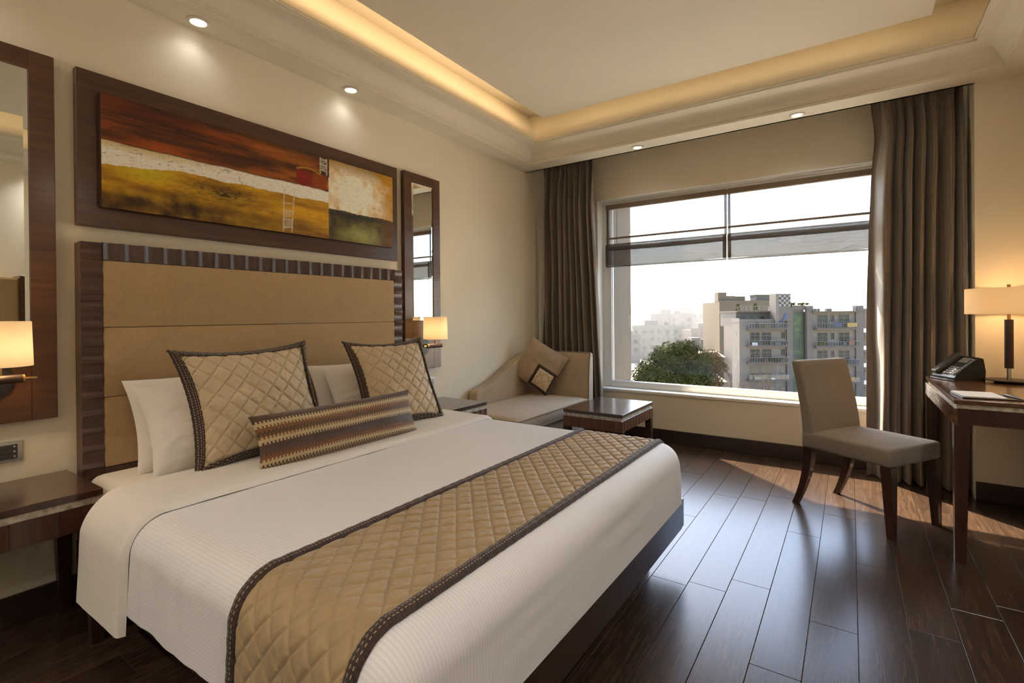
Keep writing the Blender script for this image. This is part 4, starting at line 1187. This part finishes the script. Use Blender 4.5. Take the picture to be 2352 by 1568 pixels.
def Z(z): return z - GZ        # world height -> height above the building's base
def win_at(b, x0, x1, z0, z1, y, cols=2, rows=3, t=.06):
    f = MB()
    f.box(x0, x1, y - .06, y, z0, z0 + t).box(x0, x1, y - .06, y, z1 - t, z1).box(x0, x0 + t, y - .06, y, z0 + t, z1 - t).box(x1 - t, x1, y - .06, y, z0 + t, z1 - t)
    for k in range(1, cols): xx = x0 + (x1 - x0) * k / cols; f.box(xx - t * .4, xx + t * .4, y - .05, y, z0 + t, z1 - t)
    for k in range(1, rows): zz = z1 - (z1 - z0) * k / (rows + .8); f.box(x0 + t, x1 - t, y - .05, y, zz - t * .35, zz + t * .35)
    w = f.build('window', M['winf'], b)
    MB().box(x0 + t * .5, x1 - t * .5, y - .025, y - .005, z0 + t * .5, z1 - t * .5).build('pane', M['pane'], w)
def balcony(b, x0, x1, zf, y, depth=1.1):
    s_ = MB().box(x0, x1, y - depth, y, zf - .22, zf).build('balcony_slab', M['slab'], b)
    r_ = MB(); h = .95
    r_.box(x0, x1, y - depth, y - depth + .05, zf + h - .05, zf + h).box(x0, x1, y - depth, y - depth + .03, zf + .10, zf + .13)
    n = int((x1 - x0) / .45)
    for k in range(n + 1):
        xx = x0 + (x1 - x0 - .04) * k / n; r_.box(xx, xx + .035, y - depth, y - depth + .035, zf, zf + h)
    ro = r_.build('railing', M['rail'], s_); ro['kind'] = 'stuff'
    MB().box(x0 + .05, x1 - .05, y - depth + .012, y - depth + .022, zf + .13, zf + h - .08).build('balcony_glass', M['frost'], s_)
M['frost'] = _glass('balcony_glass', (.78, .79, .80, 1), .8)

# ---- white apartment block: local x measured from its left front edge (X = 40.2), Y = 88
ap = oempty('apartment_block', 40.2, 88.0, 'white apartment block with balconies left of the green mural', 'building')
MB().box(0, 8.2, 0, 3.0, 0, Z(-.15)).box(3.2, 9.2, 3.0, 14, 0, Z(-.3)).build('body', M['stucco'], ap)
MB().box(8.2, 9.25, -.35, 3.0, 0, Z(2.2)).build('corner_pier', M['stucco2'], ap)
MB().box(-.05, 8.2, -.05, .12, Z(-.35), Z(.15)).box(-.05, .15, .12, 3.0, Z(-.35), Z(.35)).build('parapet', M['stucco'], ap)
MB().box(.4, 6.9, 2.2, 9, Z(-1.2), Z(1.40)).build('set_back_storey', M['stucco2'], ap)
MB().box(.2, 6.9, 1.3, 9, Z(1.40), Z(1.62)).build('roof_slab', M['slab'], ap)
rr = MB()
for k in range(9): rr.box(.3 + k * .8, .34 + k * .8, 1.35, 1.39, Z(1.62), Z(2.5))
rr.box(.3, 6.8, 1.35, 1.39, Z(2.45), Z(2.5)).box(.3, 6.8, 1.35, 1.39, Z(2.0), Z(2.04)); q = rr.build('roof_railing', M['rail'], ap); q['kind'] = 'stuff'
for xx in (.45, 3.55, 6.55):
    pl = MB()
    for k in range(26): 
        a = random.random() * 6.28; r_ = random.random() * .34; zz = Z(1.7) + random.random() * 1.15
        pl.box(xx + r_ * math.cos(a) - .09, xx + r_ * math.cos(a) + .09, 1.6 + r_ * math.sin(a) - .09, 1.6 + r_ * math.sin(a) + .09, zz, zz + .18)
    q = pl.build('roof_plant', M['leaf'], ap); q['kind'] = 'stuff'
for (a, b) in ((2.0, 2.95), (3.5, 4.2), (4.65, 5.6)): win_at(ap, a, b, Z(-.55), Z(.70), 2.2, 1, 2)
# four balcony floors
for zf in (-1.48, -4.48, -7.45, -10.5):
    balcony(ap, 1.2, 8.15, Z(zf), 0)
    if zf < -2:
        for (a, b) in ((1.85, 3.62), (3.87, 5.68)): win_at(ap, a, b, Z(zf + .05), Z(zf + 2.35), 0, 2, 3)
        win_at(ap, 7.28, 8.08, Z(zf + 1.15), Z(zf + 2.35), 0, 1, 1)
for (a, b) in ((1.5, 2.6), (4.6, 6.2), (7.2, 8.05)): win_at(ap, a, b, Z(-13.2), Z(-11.8), 0, 2, 2)
for k in range(4): MB().box(-.02, .0, 1.2, 1.55, Z(-2.9 - 2.9 * k), Z(-2.0 - 2.9 * k)).build('slit_window', M['pane'], ap)
# clutter on the balconies
for i_, (xx, zf, w, h, mt) in enumerate([(2.0, -4.48, .9, .55, 'white'), (5.1, -4.48, .5, 1.0, 'tan'), (6.0, -4.48, 1.0, .6, 'rail'), (7.3, -4.48, .6, .6, 'pane'), (3.9, -7.45, .9, .7, 'clay'), (5.2, -7.45, 1.3, .8, 'leaf'),
                                         (7.1, -7.45, .7, .9, 'tan'), (2.4, -10.5, .9, .5, 'grey'), (5.3, -10.5, .6, .35, 'white'), (7.1, -10.5, .8, 1.0, 'tan'), (2.7, -1.48, .3, 1.1, 'leaf'), (4.2, -1.48, .9, .6, 'yellow')]):
    MB().box(xx, xx + w, -.75, -.45, Z(zf), Z(zf) + h, .05).build('balcony_clutter', M[mt], ap)
# tower with chequered top
tw = oempty('chequered_tower', 46.9, 87.4, 'white stair tower with a black and white chequered top on the apartment block', 'tower')
MB().box(-.55, -.02, .0, 2.2, Z(-1.4), Z(4.62)).build('left_fin', M['stucco'], tw)
MB().box(-.02, 2.06, .02, 2.2, Z(-.2), Z(2.36)).build('shaft', M['stucco2'], tw)
ckm = _checker()
MB().box(.0, 2.06, .0, 2.2, Z(2.36), Z(4.60)).build('chequered_top', ckm, tw)
tv = [(1.05, -.06, Z(1.2)), (1.45, -.06, Z(1.1)), (1.25, -.1, Z(.5)), (.55, -.15, Z(-.45)), (.2, -.15, Z(-.6)), (.75, -.1, Z(.3))]
MB().add(tv + [(x, y + .05, z) for x, y, z in tv], [(0, 1, 2, 3, 4, 5), (11, 10, 9, 8, 7, 6)] + [(k, (k + 1) % 6, 6 + (k + 1) % 6, 6 + k) for k in range(6)]).build('blue_tarpaulin', M['blue'], tw)
# mural bay
mb_ = oempty('mural_bay', 49.45, 88.2, 'recessed bay with a tall green painted mural between two apartment blocks', 'mural wall')
MB().box(0, 2.28, .05, 8, 0, Z(1.75)).build('bay_wall', M['stucco2'], mb_)
MB().box(.06, 2.22, 0, .05, Z(-12.5), Z(1.35)).build('mural', M['mural'], mb_)
MB().box(.0, 2.28, -.3, 8, Z(1.75), Z(2.55)).build('roof_beam', M['stucco2'], mb_)
for (xx, w) in ((-.4, 1.2), (1.4, 1.9)):
    pl = MB()
    for k in range(30):
        a = xx + random.random() * w; zz = Z(2.55) + random.random() * .35; pl.box(a, a + .2, .1 + random.random() * .4, .4 + random.random() * .3, zz, zz + .16)
    q = pl.build('roof_plant', M['leaf'], mb_); q['kind'] = 'stuff'
# right block
rb = oempty('apartment_block', 51.95, 87.6, 'white apartment block with balconies right of the green mural', 'building')
MB().box(0, 9.5, .0, 12, 0, Z(1.45)).build('body', M['stucco'], rb)
MB().box(-.2, .9, -.25, .4, 0, Z(2.45)).box(8.4, 9.75, -.25, .6, 0, Z(2.40)).build('corner_pier', M['stucco2'], rb)
MB().box(.6, 8.9, -1.0, 1, Z(1.28), Z(1.48)).build('roof_slab', M['slab'], rb)
rr = MB()
for k in range(18): rr.box(.9 + k * .45, .93 + k * .45, -.6, -.57, Z(1.48), Z(2.35))
rr.box(.9, 8.6, -.6, -.57, Z(2.3), Z(2.36)); q = rr.build('roof_railing', M['rail'], rb); q['kind'] = 'stuff'
for (xx, w) in ((1.3, .4), (2.0, .4), (3.6, .9)): MB().box(xx, xx + w, .2, .8, Z(1.48), Z(1.95), .03).build('roof_unit', M['winf'], rb)
for zf in (-1.55, -4.70, -7.85, -11.0):
    balcony(rb, 1.0, 8.5, Z(zf), 0)
    win_at(rb, 1.72, 3.62, Z(zf + .05), Z(zf + 2.45), 0, 2, 3); win_at(rb, 4.08, 4.80, Z(zf + 1.2), Z(zf + 2.4), 0, 1, 1); win_at(rb, 5.48, 7.45, Z(zf + .05), Z(zf + 2.45), 0, 2, 3)
for i_, (xx, zf, w, h, mt) in enumerate([(3.9, -1.55, 1.5, .75, 'navy'), (6.3, -1.55, 1.75, .72, 'yellow'), (1.4, -4.7, .7, .6, 'leaf'), (6.6, -4.7, .9, .8, 'clay'), (5.5, -4.7, .6, .5, 'navy'), (7.6, -7.85, .6, .6, 'navy'), (6.4, -11.0, 1.2, .7, 'yellow')]):
    MB().box(xx, xx + w, -1.16, -1.12, Z(zf) + .25, Z(zf) + .25 + h, .01).build('hanging_laundry', M[mt], rb)
# far right block with air conditioners
fb_ = oempty('side_block', 61.9, 89.5, 'grey apartment side wall with air conditioners at the window edge', 'building')
MB().box(0, 9, 0, 10, 0, Z(1.2)).build('body', M['stucco2'], fb_)
MB().box(-.1, 9, -.1, .1, Z(.6), Z(1.9)).build('parapet', M['slab'], fb_)
for k in range(4):
    z0 = Z(-2.4 - 3.1 * k)
    MB().box(.55, 1.45, -.5, -.05, z0, z0 + .75, .03).build('air_conditioner', M['acunit'], fb_)
    win_at(fb_, 2.0, 3.2, z0 - .2, z0 + 1.3, 0, 2, 1)
    MB().box(.1, 3.4, -.9, 0, z0 - .9, z0 - .75).build('ledge', M['slab'], fb_)

# ---- tan block behind
tb = oempty('tan_block', 52.1, 125.0, 'plain tan tower block behind the white apartments', 'building')
MB().box(0, 17, 0, 3.0, 0, Z(4.27)).box(2, 17, 3, 16, 0, Z(4.2)).build('body', M['tan'], tb)
MB().box(-.05, 2.1, .6, 2.8, Z(4.27), Z(6.55)).build('roof_tank_room', M['tan'], tb)
MB().box(2.0, 4.2, .6, 3.5, Z(4.27), Z(5.65)).box(4.2, 6.8, .7, 3.6, Z(4.27), Z(5.4)).build('roof_room', M['tan'], tb)
MB().box(4.1, 6.9, .6, 3.7, Z(5.4), Z(5.55)).build('roof_slab', M['slab'], tb)
MB().box(9.6, 13.6, .7, 4, Z(4.27), Z(5.75)).build('roof_room', M['stucco2'], tb)
MB().box(9.3, 13.8, .4, 4.2, Z(5.75), Z(5.92)).build('roof_slab', M['slab'], tb)
MB().box(-.05, 17, -.06, .1, Z(3.9), Z(4.45)).build('parapet', M['tan'], tb)

# ---- distant city in the haze
far = [(46, 190, 20, -3.6, 0), (36, 175, 9, -6.5, 1), (60, 215, 18, .8, 2), (74, 230, 18, 2.2, 0), (64, 178, 12, -4.6, 2), (78, 200, 12, -2.4, 0), (88, 243, 20, 3.6, 1), (70, 290, 26, 3.2, 0), (96, 300, 22, 5.2, 2),
       (52, 150, 10, -8.5, 1), (120, 340, 30, 4.0, 1), (62, 330, 26, 4.6, 2), (46, 135, 5.5, -10.5, 2), (100, 260, 14, 1.2, 0), (42, 250, 16, 2.4, 1)]
desc = ['cream', 'grey', 'pinkish']
ords = ['first', 'second', 'third', 'fourth', 'fifth', 'sixth', 'seventh', 'eighth', 'ninth', 'tenth', 'eleventh', 'twelfth', 'thirteenth', 'fourteenth', 'fifteenth', 'sixteenth']
far.sort(key=lambda q_: q_[0] / q_[1])
for i_, (X, Y, w, zt, c) in enumerate(far):
    b = oempty('distant_building', X, Y, 'hazy %s flat-roofed skyline building, %s from the facade fin' % (desc[c], ords[i_]), 'building', 'hazy skyline buildings')
    d_ = 10.0
    MB().box(0, w, 0, d_, 0, Z(zt)).build('body', M['farwall'][c], b)
    MB().box(-.15, w + .15, -.15, .15, Z(zt) - .3, Z(zt) + .6).build('parapet', M['farwall'][c], b)
    MB().box(w * .25, w * .5, 1, 5, Z(zt), Z(zt) + 2.4).build('roof_room', M['farwall'][(c + 1) % 3], b)
    MB().cyl((w * .7, 3, Z(zt)), (w * .7, 3, Z(zt) + 1.8), 1.0, n=14).build('water_tank', M['slab'], b)
    wn_ = MB()
    for fl_ in range(4):
        for k in range(int(w / 3)):
            wn_.box(.8 + k * 3, 2.2 + k * 3, -.08, .02, Z(zt) - 2.6 - 3 * fl_, Z(zt) - 1.2 - 3 * fl_)
    q = wn_.build('windows', M['pane'], b); q['kind'] = 'stuff'

# ---- trees
def tree(name, X, Y, zb, zt, rad, blobs, mat, label, nleaf, lsz, seed):
    r_ = random.Random(seed); b = oempty(name, X, Y, label, 'tree')
    th_ = MB().tube([(0, 0, 0), (.1, 0, Z(zb) * .5), (0, .1, Z(zb) + (zt - zb) * .4)], [.35, .28, .16], 8)
    for k in range(7):
        a = k * .9; th_.tube([(0, 0, Z(zb) - .5), (rad * .35 * math.cos(a), rad * .35 * math.sin(a), Z(zb) + (zt - zb) * .35), (rad * .6 * math.cos(a), rad * .6 * math.sin(a), Z(zb) + (zt - zb) * .5)], [.14, .10, .04], 6)
    th_.build('trunk', M['bark'], b)
    V = []; Fq = []
    for (bx, by, bz, br) in blobs:
        for k in range(int(nleaf * br * br)):
            d = Vector((r_.gauss(0, 1), r_.gauss(0, 1), r_.gauss(0, 1))).normalized(); rr_ = br * (1 - .5 * r_.random() ** 1.5) * (1 + .16 * math.sin(d.x * 9 + bz) * math.cos(d.z * 8 + bx))
            c = Vector((bx, by, Z(bz))) + Vector((d.x * rr_, d.y * rr_, d.z * rr_ * .8))
            a1 = Vector((r_.gauss(0, 1), r_.gauss(0, 1), r_.gauss(0, .6))).normalized() * lsz * (.6 + .8 * r_.random()); a2 = a1.cross(d).normalized() * lsz * .55
            n = len(V); V += [(c - a1)[:], (c + a2)[:], (c + a1)[:], (c - a2)[:]]; Fq.append((n, n + 1, n + 2, n + 3))
    m = MB(); m.v = V; m.f = Fq
    q = m.build('foliage', mat, b, fix=False); q['kind'] = 'stuff'
    cr = MB()
    for (bx, by, bz, br) in blobs:
        k_ = br * .60; cr.lathe([(k_ * math.sin(t_ * PI / 8), -k_ * .8 * math.cos(t_ * PI / 8)) for t_ in range(9)], (bx, by, Z(bz)), 12)
    q = cr.build('inner_crown', mat, b, smooth=60); q['kind'] = 'stuff'
tree('leafy_tree', 19.6, 60, -12, -1.5, 4.6, [(-2.9, 0, -6.0, 2.3), (-.5, .3, -4.2, 2.5), (1.0, -.4, -3.2, 1.7), (2.6, .2, -4.6, 2.0), (-1.2, -.8, -6.6, 2.4), (1.6, -.6, -6.6, 2.4), (3.2, .6, -6.2, 1.6), (-3.6, .4, -7.4, 1.8), (0, .5, -8.2, 2.6), (2.8, 0, -8.2, 2.0), (-2.4, 0, -9.4, 2.4), (.6, 0, -10.0, 2.6), (3.0, 0, -9.8, 2.0)], M['leaf'],
     'large dense green tree filling the lower left of the window view', 900, .125, 5)
tree('small_tree', 31.0, 78, -12, -5, 3, [(0, 0, -5.9, 1.9), (-1.4, .2, -7.4, 1.6), (1.3, 0, -7.2, 1.4), (.2, 0, -9.2, 1.8), (-2.0, 0, -9.0, 1.4)], M['leaf2'],
     'smaller brownish tree beside the tan block', 700, .13, 9)
def bare(X, Y, ztop, seed, label):
    r_ = random.Random(seed); b = oempty('bare_tree', X, Y, label, 'tree', 'bare pollarded trees')
    m = MB().tube([(0, 0, 0), (.1, 0, Z(ztop) - 3.4), (.05, 0, Z(ztop) - 2.4)], [.25, .2, .17], 8); m.build('trunk', M['bark'], b)
    for k in range(6):
        a = k * 1.05 + r_.random(); l = 1.0 + r_.random() * .6
        m = MB().tube([(.05, 0, Z(ztop) - 2.6), (.05 + l * .5 * math.cos(a), l * .3 * math.sin(a), Z(ztop) - 1.7), (.05 + l * .75 * math.cos(a), l * .4 * math.sin(a), Z(ztop) - .8 * r_.random() - .2), (.05 + l * .6 * math.cos(a), l * .4 * math.sin(a), Z(ztop) + .3 * r_.random())], [.12, .09, .08, .04], 6)
        m.build('branch', M['bark'], b)
bare(38.0, 82, -10.3, 3, 'bare knobbly tree in front of the white block, left one')
bare(42.6, 84, -10.2, 5, 'bare knobbly tree in front of the white block, right one')
# ---- low sheds
def shed(X, Y, w, zt, label, wall, roofm):
    b = oempty('shed', X, Y, label, 'shed')
    MB().box(0, w, 0, 4, 0, Z(zt)).build('walls', M[wall], b)
    MB().add([(-.3, -.4, Z(zt)), (w + .3, -.4, Z(zt)), (w + .3, 4.4, Z(zt) + .9), (-.3, 4.4, Z(zt) + .9), (-.3, -.4, Z(zt) + .12), (w + .3, -.4, Z(zt) + .12), (w + .3, 4.4, Z(zt) + 1.02), (-.3, 4.4, Z(zt) + 1.02)],
             [(0, 3, 2, 1), (4, 5, 6, 7), (0, 1, 5, 4), (1, 2, 6, 5), (2, 3, 7, 6), (3, 0, 4, 7)]).build('roof', M[roofm], b)
    MB().box(w * .35, w * .6, -.06, 0, Z(zt) - 2.4, Z(zt) - .3).build('door', M['pane'], b)
shed(31.2, 86, 5.4, -10.6, 'low grey shed with dusty roof at the foot of the tan block', 'slab', 'tin')
shed(27.2, 80, 3.6, -11.2, 'low dark shed with reddish roof beside the big tree', 'clay', 'clay')
shed(37.4, 100, 5.0, -7.6, 'taller grey shed left of the white apartments', 'slab', 'tin')

# ---- haze between the apartments and the skyline
hz = bpy.data.materials.new('haze'); hz.use_nodes = True; hn = hz.node_tree.nodes; hn.clear()
vo = hn.new('ShaderNodeVolumeScatter'); vo.inputs['Density'].default_value = .0045; vo.inputs['Anisotropy'].default_value = .25; vo.inputs['Color'].default_value = (.42, .405, .385, 1)
ho_ = hn.new('ShaderNodeOutputMaterial'); hz.node_tree.links.new(vo.outputs[0], ho_.inputs['Volume'])
a = [opos(-160, 131, GZ), opos(240, 131, GZ), opos(300, 420, GZ), opos(-200, 420, GZ)]
hm = MB().add([p[:] for p in a] + [(p.x, p.y, 26) for p in a], [(3, 2, 1, 0), (4, 5, 6, 7), (0, 1, 5, 4), (1, 2, 6, 5), (2, 3, 7, 6), (3, 0, 4, 7)]).build('haze', hz)
tag(hm, 'pale morning haze hanging over the distant skyline', 'haze', kind='stuff')
